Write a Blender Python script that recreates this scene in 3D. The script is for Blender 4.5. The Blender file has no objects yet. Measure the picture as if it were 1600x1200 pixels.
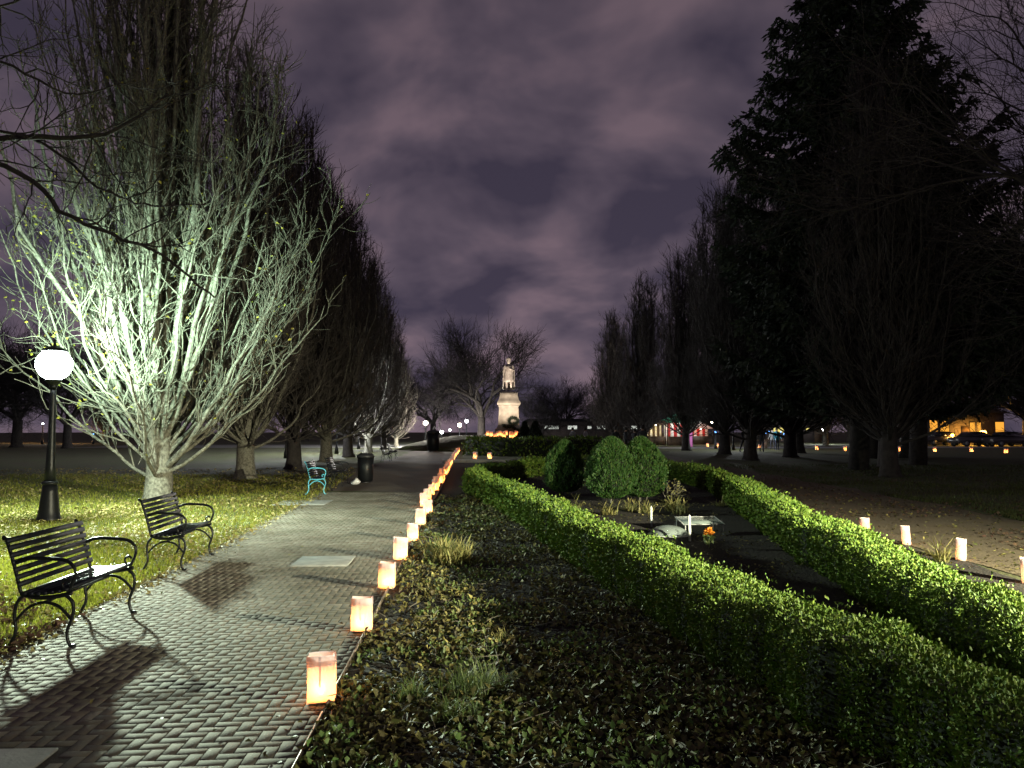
import bpy, math, random
import numpy as np
from mathutils import Vector
R = math.radians
PI = math.pi
C = bpy.context.scene.collection
sc = bpy.context.scene

# ------------------------------------------------------------------ camera
H = 1.6
PITCH = R(3.41)
F = 1208.0
cam = bpy.data.cameras.new('camera')
cam.sensor_width = 36.0
cam.lens = 36.0 * F / 1600.0
cam.clip_end = 2000
camo = bpy.data.objects.new('camera', cam)
C.objects.link(camo)
camo.location = (0, 0, H)
camo.rotation_euler = (R(90) + PITCH, 0, 0)
sc.camera = camo

# ------------------------------------------------------------------ world
w = bpy.data.worlds.new('World')
sc.world = w
w.use_nodes = True
nt = w.node_tree
nt.nodes.clear()
N, L = nt.nodes.new, nt.links.new
wo = N('ShaderNodeOutputWorld')
bg = N('ShaderNodeBackground')
tc = N('ShaderNodeTexCoord')
sep = N('ShaderNodeSeparateXYZ')
L(tc.outputs['Generated'], sep.inputs[0])
mz = N('ShaderNodeMath'); mz.operation = 'MAXIMUM'; mz.inputs[1].default_value = 0.0
L(sep.outputs['Z'], mz.inputs[0])
az = N('ShaderNodeMath'); az.operation = 'ADD'; az.inputs[1].default_value = 0.42
L(mz.outputs[0], az.inputs[0])
dx = N('ShaderNodeMath'); dx.operation = 'DIVIDE'
dy = N('ShaderNodeMath'); dy.operation = 'DIVIDE'
L(sep.outputs['X'], dx.inputs[0]); L(az.outputs[0], dx.inputs[1])
L(sep.outputs['Y'], dy.inputs[0]); L(az.outputs[0], dy.inputs[1])
cx = N('ShaderNodeCombineXYZ')
L(dx.outputs[0], cx.inputs[0]); L(dy.outputs[0], cx.inputs[1])
n1 = N('ShaderNodeTexNoise'); n1.inputs['Scale'].default_value = 3.6; n1.inputs['Detail'].default_value = 4.5
n1.inputs['Roughness'].default_value = 0.5; n1.inputs['Distortion'].default_value = 0.25
mp = N('ShaderNodeMapping'); mp.inputs['Location'].default_value = (3.1, 1.35, 0); mp.inputs['Rotation'].default_value = (0, 0, 0.3)
L(cx.outputs[0], mp.inputs[0]); L(mp.outputs[0], n1.inputs['Vector'])
cr = N('ShaderNodeValToRGB')
e = cr.color_ramp.elements
e[0].position = 0.40; e[0].color = (0.050, 0.041, 0.066, 1)
e[1].position = 0.63; e[1].color = (0.172, 0.122, 0.152, 1)
m_ = cr.color_ramp.elements.new(0.52); m_.color = (0.100, 0.077, 0.106, 1)
L(n1.outputs[0], cr.inputs[0])
# grain of the night sky, a little darker to the zenith
hz = N('ShaderNodeMapRange'); hz.inputs['From Min'].default_value = 0.0; hz.inputs['From Max'].default_value = 0.75
hz.inputs['To Min'].default_value = 1.15; hz.inputs['To Max'].default_value = 0.60
L(mz.outputs[0], hz.inputs[0])
L(cr.outputs[0], bg.inputs[0]); L(hz.outputs[0], bg.inputs[1])
L(bg.outputs[0], wo.inputs[0])

# ------------------------------------------------------------------ exposure, sampling
sc.view_settings.view_transform = 'Standard'
sc.view_settings.look = 'None'
sc.view_settings.exposure = 0.0
sc.view_settings.gamma = 1.0
sc.cycles.use_denoising = True
sc.cycles.max_bounces = 6
sc.cycles.diffuse_bounces = 3
sc.cycles.glossy_bounces = 2
sc.cycles.transmission_bounces = 4
sc.cycles.transparent_max_bounces = 8
sc.cycles.sample_clamp_indirect = 3.0
sc.cycles.use_light_tree = True
sc.cycles.caustics_reflective = False
sc.cycles.caustics_refractive = False

# ------------------------------------------------------------------ helpers
def G(px, py, z=0.0):
    """point where the sight line of a photo pixel meets height z"""
    u = (px - 800) / F; v = (600 - py) / F
    d = Vector((u, math.cos(PITCH) - v * math.sin(PITCH), math.sin(PITCH) + v * math.cos(PITCH)))
    t = (z - H) / d.z
    return Vector((d.x * t, d.y * t, z))

def at(px, py, dist):
    """point of a photo pixel at forward distance dist"""
    u = (px - 800) / F; v = (600 - py) / F
    d = Vector((u, math.cos(PITCH) - v * math.sin(PITCH), math.sin(PITCH) + v * math.cos(PITCH)))
    t = dist / d.y
    return Vector((d.x * t, dist, H + d.z * t))

class MB:
    def __init__(s):
        s.v = []; s.f = []; s.n = 0; s.mi = []
    def add(s, v, faces, mi=0):
        v = np.asarray(v, dtype=np.float32).reshape(-1, 3)
        for fa in faces:
            fa = np.asarray(fa, dtype=np.int64)
            if fa.ndim == 1: fa = fa[None, :]
            s.f.append(fa + s.n); s.mi.append(np.full(len(fa), mi))
        s.v.append(v); s.n += len(v)
        return s
    def box(s, c, size, rz=0.0, mi=0, rx=0.0):
        hx, hy, hz = size[0] / 2, size[1] / 2, size[2] / 2
        v = np.array([[x, y, z] for z in (-hz, hz) for y in (-hy, hy) for x in (-hx, hx)])
        if rx:
            ca, sa = math.cos(rx), math.sin(rx)
            v = np.stack([v[:, 0], v[:, 1] * ca - v[:, 2] * sa, v[:, 1] * sa + v[:, 2] * ca], 1)
        if rz:
            ca, sa = math.cos(rz), math.sin(rz)
            v = np.stack([v[:, 0] * ca - v[:, 1] * sa, v[:, 0] * sa + v[:, 1] * ca, v[:, 2]], 1)
        v = v + np.array(c)
        return s.add(v, [np.array([[0, 2, 3, 1], [4, 5, 7, 6], [0, 1, 5, 4], [2, 6, 7, 3], [0, 4, 6, 2], [1, 3, 7, 5]])], mi)
    def lathe(s, prof, c=(0, 0, 0), seg=16, mi=0, flute=0.0, sq=False):
        P = np.array(prof, dtype=float)
        a = np.arange(seg) * 2 * PI / seg + (PI / 4 if sq else 0)
        v = []
        for r, z in P:
            rr = r * (1 - flute * (np.arange(seg) % 2))
            if sq: rr = rr * math.sqrt(2)
            v.append(np.stack([np.cos(a) * rr, np.sin(a) * rr, np.full(seg, z)], 1))
        v = np.concatenate(v) + np.array(c)
        k = len(P); i = np.arange(seg); j = (i + 1) % seg
        q = np.concatenate([np.stack([t * seg + i, t * seg + j, (t + 1) * seg + j, (t + 1) * seg + i], 1) for t in range(k - 1)])
        s.add(v, [q, np.arange(seg)[::-1], (k - 1) * seg + np.arange(seg)], mi)
        return s
    def tube(s, pts, rad, k=6, mi=0, cap=True):
        P = np.asarray(pts, dtype=float); n = len(P)
        rad = np.broadcast_to(np.asarray(rad, dtype=float), (n,))
        T = np.empty_like(P); T[1:-1] = P[2:] - P[:-2]; T[0] = P[1] - P[0]; T[-1] = P[-1] - P[-2]
        T /= np.linalg.norm(T, axis=1, keepdims=True) + 1e-9
        m = np.abs(T.mean(0)); ref = np.zeros(3); ref[int(np.argmin(m))] = 1.0
        U = np.cross(T, ref); U /= np.linalg.norm(U, axis=1, keepdims=True) + 1e-9
        V = np.cross(T, U)
        a = np.arange(k) * 2 * PI / k
        v = (P[:, None, :] + rad[:, None, None] * (np.cos(a)[None, :, None] * U[:, None, :] + np.sin(a)[None, :, None] * V[:, None, :])).reshape(-1, 3)
        i = np.arange(k); j = (i + 1) % k
        b = (np.arange(n - 1) * k)[:, None]
        q = np.stack([b + i, b + j, b + k + j, b + k + i], 2).reshape(-1, 4)
        fs = [q]
        if cap: fs += [np.arange(k)[::-1], (n - 1) * k + np.arange(k)]
        return s.add(v, fs, mi)
    def leaves(s, P, D, S, ln, wd, fold=0.35, mi=0):
        """folded leaf blades: base P, long axis D, side axis S"""
        P = np.asarray(P, float); n = len(P)
        D = D / (np.linalg.norm(D, axis=1, keepdims=True) + 1e-9)
        Nn = np.cross(D, S); Nn /= np.linalg.norm(Nn, axis=1, keepdims=True) + 1e-9
        S = np.cross(Nn, D)
        ln = np.broadcast_to(ln, (n,))[:, None]; wd = np.broadcast_to(wd, (n,))[:, None]
        a = P; t = P + D * ln
        m = P + D * ln * 0.45
        l = m + S * wd * 0.5 + Nn * wd * fold * 0.5
        r = m - S * wd * 0.5 + Nn * wd * fold * 0.5
        v = np.stack([a, l, t, r], 1).reshape(-1, 3)
        b = (np.arange(n) * 4)[:, None]
        q = np.concatenate([b + np.array([[0, 2, 1]]), b + np.array([[0, 3, 2]])])
        return s.add(v, [q], mi)
    def mesh(s, name, mats, smooth=False):
        me = bpy.data.meshes.new(name)
        V = np.concatenate(s.v).astype(np.float32)
        me.vertices.add(len(V)); me.vertices.foreach_set('co', V.ravel())
        li = np.concatenate([f.ravel() for f in s.f]).astype(np.int32)
        tot = np.concatenate([np.full(len(f), f.shape[1]) for f in s.f])
        st = np.concatenate([[0], np.cumsum(tot)[:-1]]).astype(np.int32)
        me.loops.add(len(li)); me.loops.foreach_set('vertex_index', li)
        me.polygons.add(len(tot)); me.polygons.foreach_set('loop_start', st)
        me.polygons.foreach_set('material_index', np.concatenate(s.mi).astype(np.int32))
        me.update(calc_edges=True)
        me.validate()
        for m in (mats if isinstance(mats, (list, tuple)) else [mats]): me.materials.append(m)
        if smooth: me.polygons.foreach_set('use_smooth', np.ones(len(me.polygons), bool))
        return me
    def build(s, name, mats, parent=None, smooth=False, loc=None):
        return link(name, s.mesh(name, mats, smooth), parent, loc)

def link(name, data, parent=None, loc=None):
    o = bpy.data.objects.new(name, data); C.objects.link(o)
    if parent is not None: o.parent = parent
    if loc is not None: o.location = loc
    return o

def tag(o, label=None, cat=None, group=None, kind=None):
    if label: o['label'] = label
    if cat: o['category'] = cat
    if group: o['group'] = group
    if kind: o['kind'] = kind
    return o

def thing(name, label, cat, loc=(0, 0, 0), rz=0.0, group=None):
    o = bpy.data.objects.new(name, None); C.objects.link(o)
    o.empty_display_size = 0.2
    o.location = loc; o.rotation_euler = (0, 0, rz)
    return tag(o, label, cat, group)

def kids(o): return [c for c in bpy.data.objects if c.parent == o]

def dup(root, loc, rz=0.0, scale=None, label=None, group=None):
    def cp(o, par):
        c = o.copy(); C.objects.link(c); c.parent = par
        for k in kids(o): cp(k, c)
        return c
    r = cp(root, None)
    r.location = loc; r.rotation_euler = (0, 0, rz)
    if scale is not None: r.scale = scale if hasattr(scale, '__len__') else (scale,) * 3
    if label: r['label'] = label
    if group: r['group'] = group
    return r

def mat(name, col, rough=0.8, var=0.0, scale=8.0, col2=None, bump=0.0, bscale=None, metal=0.0, island=None, trans=0.0, spec=0.5, emit=None, estr=0.0, detail=4.0, coat=0.0):
    m = bpy.data.materials.new(name); m.use_nodes = True
    t = m.node_tree; b = t.nodes['Principled BSDF']; o = t.nodes['Material Output']
    b.inputs['Roughness'].default_value = rough; b.inputs['Metallic'].default_value = metal
    b.inputs['Specular IOR Level'].default_value = spec
    b.inputs['Base Color'].default_value = (*col, 1)
    tcn = t.nodes.new('ShaderNodeTexCoord')
    csock = None
    if island:
        g = t.nodes.new('ShaderNodeNewGeometry'); r = t.nodes.new('ShaderNodeValToRGB')
        r.color_ramp.interpolation = 'LINEAR'
        els = r.color_ramp.elements
        els[0].position = 0; els[0].color = (*island[0], 1); els[1].position = 1; els[1].color = (*island[-1], 1)
        for i, c in enumerate(island[1:-1]):
            x = els.new((i + 1) / (len(island) - 1)); x.color = (*c, 1)
        t.links.new(g.outputs['Random Per Island'], r.inputs[0]); csock = r.outputs[0]
    if col2 is not None:
        nz = t.nodes.new('ShaderNodeTexNoise'); nz.inputs['Scale'].default_value = scale; nz.inputs['Detail'].default_value = detail
        t.links.new(tcn.outputs['Object'], nz.inputs['Vector'])
        rr = t.nodes.new('ShaderNodeMapRange'); rr.inputs['From Min'].default_value = 0.35; rr.inputs['From Max'].default_value = 0.65
        t.links.new(nz.outputs[0], rr.inputs[0])
        mx = t.nodes.new('ShaderNodeMix'); mx.data_type = 'RGBA'
        t.links.new(rr.outputs[0], mx.inputs['Factor'])
        if csock is not None:
            mx.blend_type = 'MULTIPLY'; t.links.new(csock, mx.inputs['A']); mx.inputs['B'].default_value = (*col2, 1)
        else:
            mx.inputs['A'].default_value = (*col, 1); mx.inputs['B'].default_value = (*col2, 1)
        csock = mx.outputs['Result']
    if csock is not None: t.links.new(csock, b.inputs['Base Color'])
    if bump:
        nb = t.nodes.new('ShaderNodeTexNoise'); nb.inputs['Scale'].default_value = bscale or scale * 3; nb.inputs['Detail'].default_value = 6
        t.links.new(tcn.outputs['Object'], nb.inputs['Vector'])
        bp = t.nodes.new('ShaderNodeBump'); bp.inputs['Strength'].default_value = 1.0; bp.inputs['Distance'].default_value = bump
        t.links.new(nb.outputs[0], bp.inputs['Height']); t.links.new(bp.outputs[0], b.inputs['Normal'])
    if trans > 0:
        tr = t.nodes.new('ShaderNodeBsdfTranslucent'); mxs = t.nodes.new('ShaderNodeMixShader'); mxs.inputs[0].default_value = trans
        if csock is not None: t.links.new(csock, tr.inputs[0])
        else: tr.inputs[0].default_value = (*col, 1)
        t.links.new(b.outputs[0], mxs.inputs[1]); t.links.new(tr.outputs[0], mxs.inputs[2]); t.links.new(mxs.outputs[0], o.inputs[0])
    if emit is not None:
        b.inputs['Emission Color'].default_value = (*emit, 1); b.inputs['Emission Strength'].default_value = estr
    return m

def glow(name, col, strength, see=True):
    """frosted glass that glows and lets its lamp's light through"""
    m = bpy.data.materials.new(name); m.use_nodes = True; t = m.node_tree; t.nodes.clear()
    o = t.nodes.new('ShaderNodeOutputMaterial'); e = t.nodes.new('ShaderNodeEmission')
    e.inputs[0].default_value = (*col, 1); e.inputs[1].default_value = strength
    if see:
        tr = t.nodes.new('ShaderNodeBsdfTransparent'); a = t.nodes.new('ShaderNodeAddShader')
        t.links.new(e.outputs[0], a.inputs[0]); t.links.new(tr.outputs[0], a.inputs[1]); t.links.new(a.outputs[0], o.inputs[0])
    else: t.links.new(e.outputs[0], o.inputs[0])
    try: m.cycles.emission_sampling = 'NONE' if see else 'AUTO'
    except Exception: pass
    return m

def point(name, loc, power, col, radius=0.1, parent=None):
    l = bpy.data.lights.new(name, 'POINT'); l.energy = power; l.color = col; l.shadow_soft_size = radius
    o = link(name, l, parent, loc); return o

def spot(name, loc, target, power, col, ang, blend=1.0, radius=0.1, parent=None):
    l = bpy.data.lights.new(name, 'SPOT'); l.energy = power; l.color = col; l.shadow_soft_size = radius
    l.spot_size = R(ang); l.spot_blend = blend
    o = link(name, l, parent, loc)
    d = Vector(target) - Vector(loc); o.rotation_euler = d.to_track_quat('-Z', 'Y').to_euler(); return o

ORD = ['first', 'second', 'third', 'fourth', 'fifth', 'sixth', 'seventh', 'eighth', 'ninth', 'tenth', 'eleventh', 'twelfth', 'thirteenth', 'fourteenth', 'fifteenth', 'sixteenth', 'seventeenth', 'eighteenth', 'nineteenth', 'twentieth']
TENS = {2: 'twenty', 3: 'thirty', 4: 'forty'}
def ordw(i):
    if i < 20: return ORD[i]
    n = i + 1; t, u = divmod(n, 10)
    return {2: 'twentieth', 3: 'thirtieth', 4: 'fortieth'}[t] if u == 0 else TENS[t] + '-' + ORD[u - 1]

rg = np.random.default_rng(7)
SL = -0.053            # the paths run towards a vanishing point left of the axis
def edgeL(d): return -0.82 + SL * d      # brick path, bed side

# ------------------------------------------------------------------ materials
M = {}
M['bark'] = mat('bark', (0.22, 0.21, 0.165), 0.88, scale=16, col2=(0.085, 0.078, 0.06), bump=0.02, bscale=34, detail=8)
M['twig'] = mat('twig_bark', (0.17, 0.155, 0.12), 0.85, scale=5, col2=(0.10, 0.088, 0.07))
M['silhouette_bark'] = mat('silhouette_bark', (0.018, 0.014, 0.015), 0.95, scale=6, col2=(0.01, 0.008, 0.009))  # shade of an unlit silhouette put into the bark colour
M['shaded_row_twig'] = mat('shaded_twig_bark', (0.075, 0.062, 0.052), 0.9, scale=5, col2=(0.045, 0.038, 0.033))  # same twigs as the lit tree, darkened to stand in for shade
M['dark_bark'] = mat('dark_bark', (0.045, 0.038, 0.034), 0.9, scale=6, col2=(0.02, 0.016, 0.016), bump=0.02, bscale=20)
M['iron'] = mat('black_painted_iron', (0.007, 0.008, 0.010), 0.42, bump=0.0015, bscale=60, spec=0.3)
M['slat'] = mat('black_painted_slat', (0.006, 0.007, 0.012), 0.52, spec=0.3, scale=14, col2=(0.010, 0.013, 0.022), bump=0.002, bscale=30)
M['lamp_tint_iron'] = mat('iron_painted_lamp_light', (0.10, 0.42, 0.52), 0.4, bump=0.002, bscale=40)  # lamp light on the bench end, painted into the iron colour
M['ground'] = mat('lawn_ground', (0.055, 0.075, 0.012), 0.95, scale=0.7, col2=(0.06, 0.05, 0.02), bump=0.03, bscale=14)
M['soil'] = mat('dark_soil', (0.012, 0.009, 0.007), 0.95, scale=3, col2=(0.022, 0.017, 0.011), bump=0.04, bscale=22)
M['dirt'] = mat('dirt_path_surface', (0.115, 0.088, 0.045), 0.92, scale=0.8, col2=(0.085, 0.063, 0.036), bump=0.012, bscale=25, detail=8)
M['asphalt'] = mat('worn_path_surface', (0.10, 0.072, 0.045), 0.9, scale=0.5, col2=(0.06, 0.045, 0.035), bump=0.008, bscale=30, detail=8)
M['mortar'] = mat('joint_sand', (0.045, 0.038, 0.03), 0.95, bump=0.004, bscale=80)
M['brick'] = mat('paver_brick', (0.3, 0.3, 0.28), 0.92, spec=0.2, island=[(0.17, 0.152, 0.122), (0.235, 0.22, 0.178), (0.20, 0.19, 0.155), (0.27, 0.25, 0.205), (0.18, 0.15, 0.12)], col2=(0.62, 0.61, 0.57), scale=1.3, bump=0.002, bscale=90, detail=8)
M['stone'] = mat('grey_stone', (0.34, 0.35, 0.33), 0.75, scale=6, col2=(0.24, 0.25, 0.24), bump=0.004, bscale=50)
M['pedestal'] = mat('pale_limestone', (0.30, 0.27, 0.22), 0.8, scale=2.5, col2=(0.20, 0.175, 0.14), bump=0.01, bscale=14)
M['bronze'] = mat('weathered_bronze', (0.46, 0.42, 0.37), 0.5, scale=5, col2=(0.28, 0.24, 0.21), metal=0.15, bump=0.01, bscale=12)
M['leaf_hedge'] = mat('box_leaf', (0.05, 0.11, 0.02), 0.6, spec=0.3, island=[(0.045, 0.10, 0.012), (0.10, 0.175, 0.018), (0.07, 0.135, 0.014), (0.17, 0.24, 0.03), (0.09, 0.12, 0.028)], trans=0.05)
M['leaf_thuja'] = mat('thuja_leaf', (0.02, 0.10, 0.02), 0.55, island=[(0.022, 0.065, 0.013), (0.04, 0.11, 0.018), (0.03, 0.085, 0.014), (0.10, 0.15, 0.03)], trans=0.2)
M['hedge_core'] = mat('hedge_core', (0.012, 0.018, 0.008), 0.95)
M['litter'] = mat('leaf_litter', (0.2, 0.15, 0.06), 0.6, island=[(0.025, 0.02, 0.01), (0.11, 0.09, 0.03), (0.06, 0.063, 0.02), (0.21, 0.18, 0.055), (0.035, 0.06, 0.016), (0.36, 0.31, 0.10)], trans=0.12)
M['litter_lawn'] = mat('lawn_leaf_litter', (0.3, 0.26, 0.1), 0.6, island=[(0.16, 0.12, 0.045), (0.34, 0.28, 0.10), (0.24, 0.20, 0.07), (0.44, 0.38, 0.17)], trans=0.2)
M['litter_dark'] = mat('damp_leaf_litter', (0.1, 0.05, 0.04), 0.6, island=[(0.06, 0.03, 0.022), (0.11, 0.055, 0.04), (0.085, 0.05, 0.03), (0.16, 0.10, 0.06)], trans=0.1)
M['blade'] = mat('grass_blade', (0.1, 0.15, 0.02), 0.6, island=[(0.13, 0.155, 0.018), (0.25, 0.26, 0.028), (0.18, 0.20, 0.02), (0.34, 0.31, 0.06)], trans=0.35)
M['blade_shaded'] = mat('shaded_grass_blade', (0.05, 0.07, 0.02), 0.7, island=[(0.03, 0.045, 0.01), (0.06, 0.075, 0.014), (0.08, 0.08, 0.02)], trans=0.3)  # darker copy of the lawn blades, the right lawn's dimness in its colour
M['weed'] = mat('weed_leaf', (0.12, 0.2, 0.05), 0.55, island=[(0.07, 0.11, 0.03), (0.13, 0.18, 0.05), (0.20, 0.23, 0.09)], trans=0.35)
M['dry'] = mat('dry_leaf', (0.3, 0.27, 0.1), 0.6, island=[(0.20, 0.18, 0.06), (0.32, 0.29, 0.11), (0.14, 0.17, 0.05)], trans=0.3)
M['yellow_leaf'] = mat('yellow_leaf', (0.4, 0.36, 0.06), 0.55, island=[(0.34, 0.33, 0.05), (0.45, 0.36, 0.06), (0.26, 0.30, 0.06)], trans=0.35)
M['needle'] = mat('spruce_needle', (0.012, 0.022, 0.012), 0.7, island=[(0.010, 0.018, 0.010), (0.018, 0.030, 0.015)])
M['white_stake'] = mat('white_plastic', (0.6, 0.62, 0.6), 0.5)
M['orange_petal'] = mat('orange_petal', (0.6, 0.22, 0.02), 0.55, island=[(0.55, 0.16, 0.01), (0.65, 0.30, 0.03)], trans=0.3)
M['dark_paint'] = mat('dark_paint', (0.02, 0.02, 0.024), 0.5)
M['sign_white'] = mat('white_board', (0.7, 0.7, 0.7), 0.6)
M['tent_white'] = mat('white_canvas', (0.8, 0.78, 0.75), 0.7, trans=0.3)
M['tent_red'] = mat('red_canvas', (0.55, 0.03, 0.03), 0.7, trans=0.3)
M['tent_green'] = mat('green_canvas', (0.05, 0.25, 0.16), 0.7, trans=0.3)
M['wood'] = mat('dark_wood', (0.10, 0.06, 0.03), 0.7, scale=5, col2=(0.05, 0.03, 0.02))
M['pink'] = mat('glowing_pink_banner_cloth', (0.65, 0.18, 0.45), 0.6, emit=(0.6, 0.2, 0.5), estr=0.35)  # self-glow added to the cloth, there is no lamp in it
M['wall_far'] = mat('far_wall', (0.10, 0.08, 0.075), 0.9, scale=1, col2=(0.07, 0.055, 0.05), bump=0.01)
M['roof_far'] = mat('far_roof', (0.03, 0.028, 0.03), 0.8, scale=2, col2=(0.02, 0.02, 0.022))

# paper of the bags: thin kraft paper, lit through by the candle
def paper_mat(name, base, thick):
    m = bpy.data.materials.new(name); m.use_nodes = True; t = m.node_tree; t.nodes.clear()
    o = t.nodes.new('ShaderNodeOutputMaterial'); d = t.nodes.new('ShaderNodeBsdfDiffuse'); tr = t.nodes.new('ShaderNodeBsdfTranslucent')
    mx = t.nodes.new('ShaderNodeMixShader'); mx.inputs[0].default_value = thick
    nz = t.nodes.new('ShaderNodeTexNoise'); nz.inputs['Scale'].default_value = 30; nz.inputs['Detail'].default_value = 5
    tcn = t.nodes.new('ShaderNodeTexCoord'); t.links.new(tcn.outputs['Object'], nz.inputs['Vector'])
    r = t.nodes.new('ShaderNodeValToRGB'); r.color_ramp.elements[0].position = 0.3; r.color_ramp.elements[1].position = 0.7
    r.color_ramp.elements[0].color = (base[0] * .94, base[1] * .93, base[2] * .92, 1); r.color_ramp.elements[1].color = (*base, 1)
    t.links.new(nz.outputs[0], r.inputs[0]); t.links.new(r.outputs[0], d.inputs[0]); t.links.new(r.outputs[0], tr.inputs[0])
    cl = t.nodes.new('ShaderNodeBsdfTransparent'); m2 = t.nodes.new('ShaderNodeMixShader'); m2.inputs[0].default_value = 0.17
    bp = t.nodes.new('ShaderNodeBump'); bp.inputs['Distance'].default_value = 0.002; bp.inputs['Strength'].default_value = 0.6
    n2 = t.nodes.new('ShaderNodeTexNoise'); n2.inputs['Scale'].default_value = 14; t.links.new(tcn.outputs['Object'], n2.inputs['Vector'])
    t.links.new(n2.outputs[0], bp.inputs['Height']); t.links.new(bp.outputs[0], d.inputs['Normal'])
    t.links.new(d.outputs[0], mx.inputs[1]); t.links.new(tr.outputs[0], mx.inputs[2])
    t.links.new(mx.outputs[0], m2.inputs[1]); t.links.new(cl.outputs[0], m2.inputs[2]); t.links.new(m2.outputs[0], o.inputs[0])
    return m
M['paper'] = paper_mat('white_paper', (0.86, 0.80, 0.76), 0.6)
M['paper_fold'] = paper_mat('folded_tinted_paper', (0.84, 0.70, 0.72), 0.35)  # pinkish outside light on the cuff is put into this paper colour
M['flame'] = glow('candle_flame', (1.0, 0.62, 0.22), 18.0)
M['sand'] = mat('sand', (0.4, 0.33, 0.22), 0.9)
M['wax'] = mat('candle_wax', (0.8, 0.76, 0.68), 0.5)
COOL = (0.82, 1.0, 0.80)
WARM2 = (1.0, 0.95, 0.66)
CANDLE = (1.0, 0.27, 0.05)
M['globe'] = glow('lamp_globe_glass', (0.86, 1.0, 0.93), 30.0)
M['globe_far'] = glow('far_lamp_globe_glass', (0.92, 0.96, 1.0), 16.0)
M['globe_warm'] = glow('warm_lamp_globe_glass', (1.0, 0.86, 0.62), 16.0)
M['globe_amber'] = glow('amber_lamp_glass', (1.0, 0.45, 0.05), 14.0)
M['win_white'] = glow('lit_white_window', (0.9, 0.95, 0.85), 0.8, False)
M['win_amber'] = glow('lit_amber_window', (1.0, 0.42, 0.05), 1.1, False)
M['win_yellow'] = glow('lit_yellow_window', (1.0, 0.85, 0.25), 0.9, False)
M['blue_light'] = glow('blue_lamp_glass', (0.15, 0.4, 1.0), 4.0, False)
M['red_light'] = glow('red_sign_light', (1.0, 0.12, 0.05), 1.2, False)

# ------------------------------------------------------------------ ground and paths
def sheet(name, pts, z, m, kind='structure'):
    v = [(p[0], p[1], z) for p in pts]
    me = bpy.data.meshes.new(name); me.from_pydata(v, [], [list(range(len(v)))]); me.materials.append(m)
    o = link(name, me); o['kind'] = kind; return o

g = MB()
n = 60
xs = np.linspace(-300, 300, n + 1); ys = np.linspace(-60, 540, n + 1)
vv = np.array([[x, y, 0] for y in ys for x in xs])
ii = np.arange(n)
q = np.array([[j * (n + 1) + i, j * (n + 1) + i + 1, (j + 1) * (n + 1) + i + 1, (j + 1) * (n + 1) + i] for j in ii for i in ii])
g.add(vv, [q]); tag(g.build('ground', M['ground']), kind='structure')

def wavy(x0f, ys, amp, seed):
    r = random.Random(seed); ph = [r.uniform(0, 6.28) for _ in range(4)]
    return [(x0f(y) + amp * (math.sin(y * 1.3 + ph[0]) + 0.6 * math.sin(y * 3.1 + ph[1]) + 0.4 * math.sin(y * 6.7 + ph[2])), y) for y in ys]

# flower bed between the two paths
bed = [(edgeL(y), y) for y in np.linspace(0.5, 38, 30)] + wavy(lambda y: 5.45 + 0.0 * y, np.linspace(38, 0.5, 60), 0.05, 3)
sheet('soil_bed', bed, 0.004, M['soil'])
def leftedge(y): return -3.55 - 0.068 * (y - 3.5) - 0.0015 * max(0, y - 9) ** 2
rp = wavy(lambda y: 5.55 + 0.0 * y, np.linspace(0.5, 60, 90), 0.05, 5) + wavy(lambda y: 8.75 + 0.02 * y, np.linspace(60, 0.5, 90), 0.14, 6)
sheet('dirt_path', rp, 0.008, M['dirt'])
lp = [(edgeL(y), y) for y in np.linspace(19.8, 70, 20)] + wavy(lambda y: -5.7 - 0.045 * (y - 20), np.linspace(70, 20.6, 50), 0.12, 8)
sheet('worn_path', lp, 0.008, M['asphalt'])
sheet('plaza_paving', [(-40, 70), (-40, 84), (6, 84), (6, 70)], 0.012, M['stone'])
sheet('far_walk', [(8, 66), (8, 72), (90, 80), (90, 74)], 0.012, M['stone'])

# herringbone brick path: every brick is raised from the joint sand
ang = math.atan(SL) * -1
mortar = [(edgeL(y), y) for y in np.linspace(1.5, 20, 30)] + [(leftedge(y) - 0.02, y) for y in np.linspace(20, 1.5, 40)]
sheet('joint_sand', mortar, 0.008, M['mortar'])
bw = 0.07; gap = 0.005
B = MB(); bc = []
ca, sa = math.cos(ang), math.sin(ang)
rb = np.random.default_rng(3)
for iy in range(-5, 330):
    for ix in range(-110, 18):
        t = (ix - iy) % 4
        if t == 0: u, v, su, sv = ix + 1.0, iy + .5, 2, 1
        elif t == 3: u, v, su, sv = ix + .5, iy + 1.0, 1, 2
        else: continue
        u *= bw; v *= bw
        x = u * ca - v * sa * 1.0 - 0.88; y = u * sa + v * ca + 1.2
        if y < 1.6 or y > 19.9: continue
        hx_ = su * bw * .5; 
        if x - su * bw / 2 + .01 > edgeL(y) - 0.02 or x < leftedge(y) - 0.02: continue
        if x < -2.2 and y < 3.98 and x > -3.6: continue
        bc.append((x, y, su, sv))
bc = np.array(bc)
nb_ = len(bc)
sx = bc[:, 2] * bw / 2 - gap / 2; sy = bc[:, 3] * bw / 2 - gap / 2
top = 0.0125 + rb.normal(0, 0.0006, nb_)
tx = rb.normal(0, 0.003, nb_); ty = rb.normal(0, 0.003, nb_); rot = ang + rb.normal(0, 0.012, nb_)
verts = []
ch = 0.003
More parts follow.
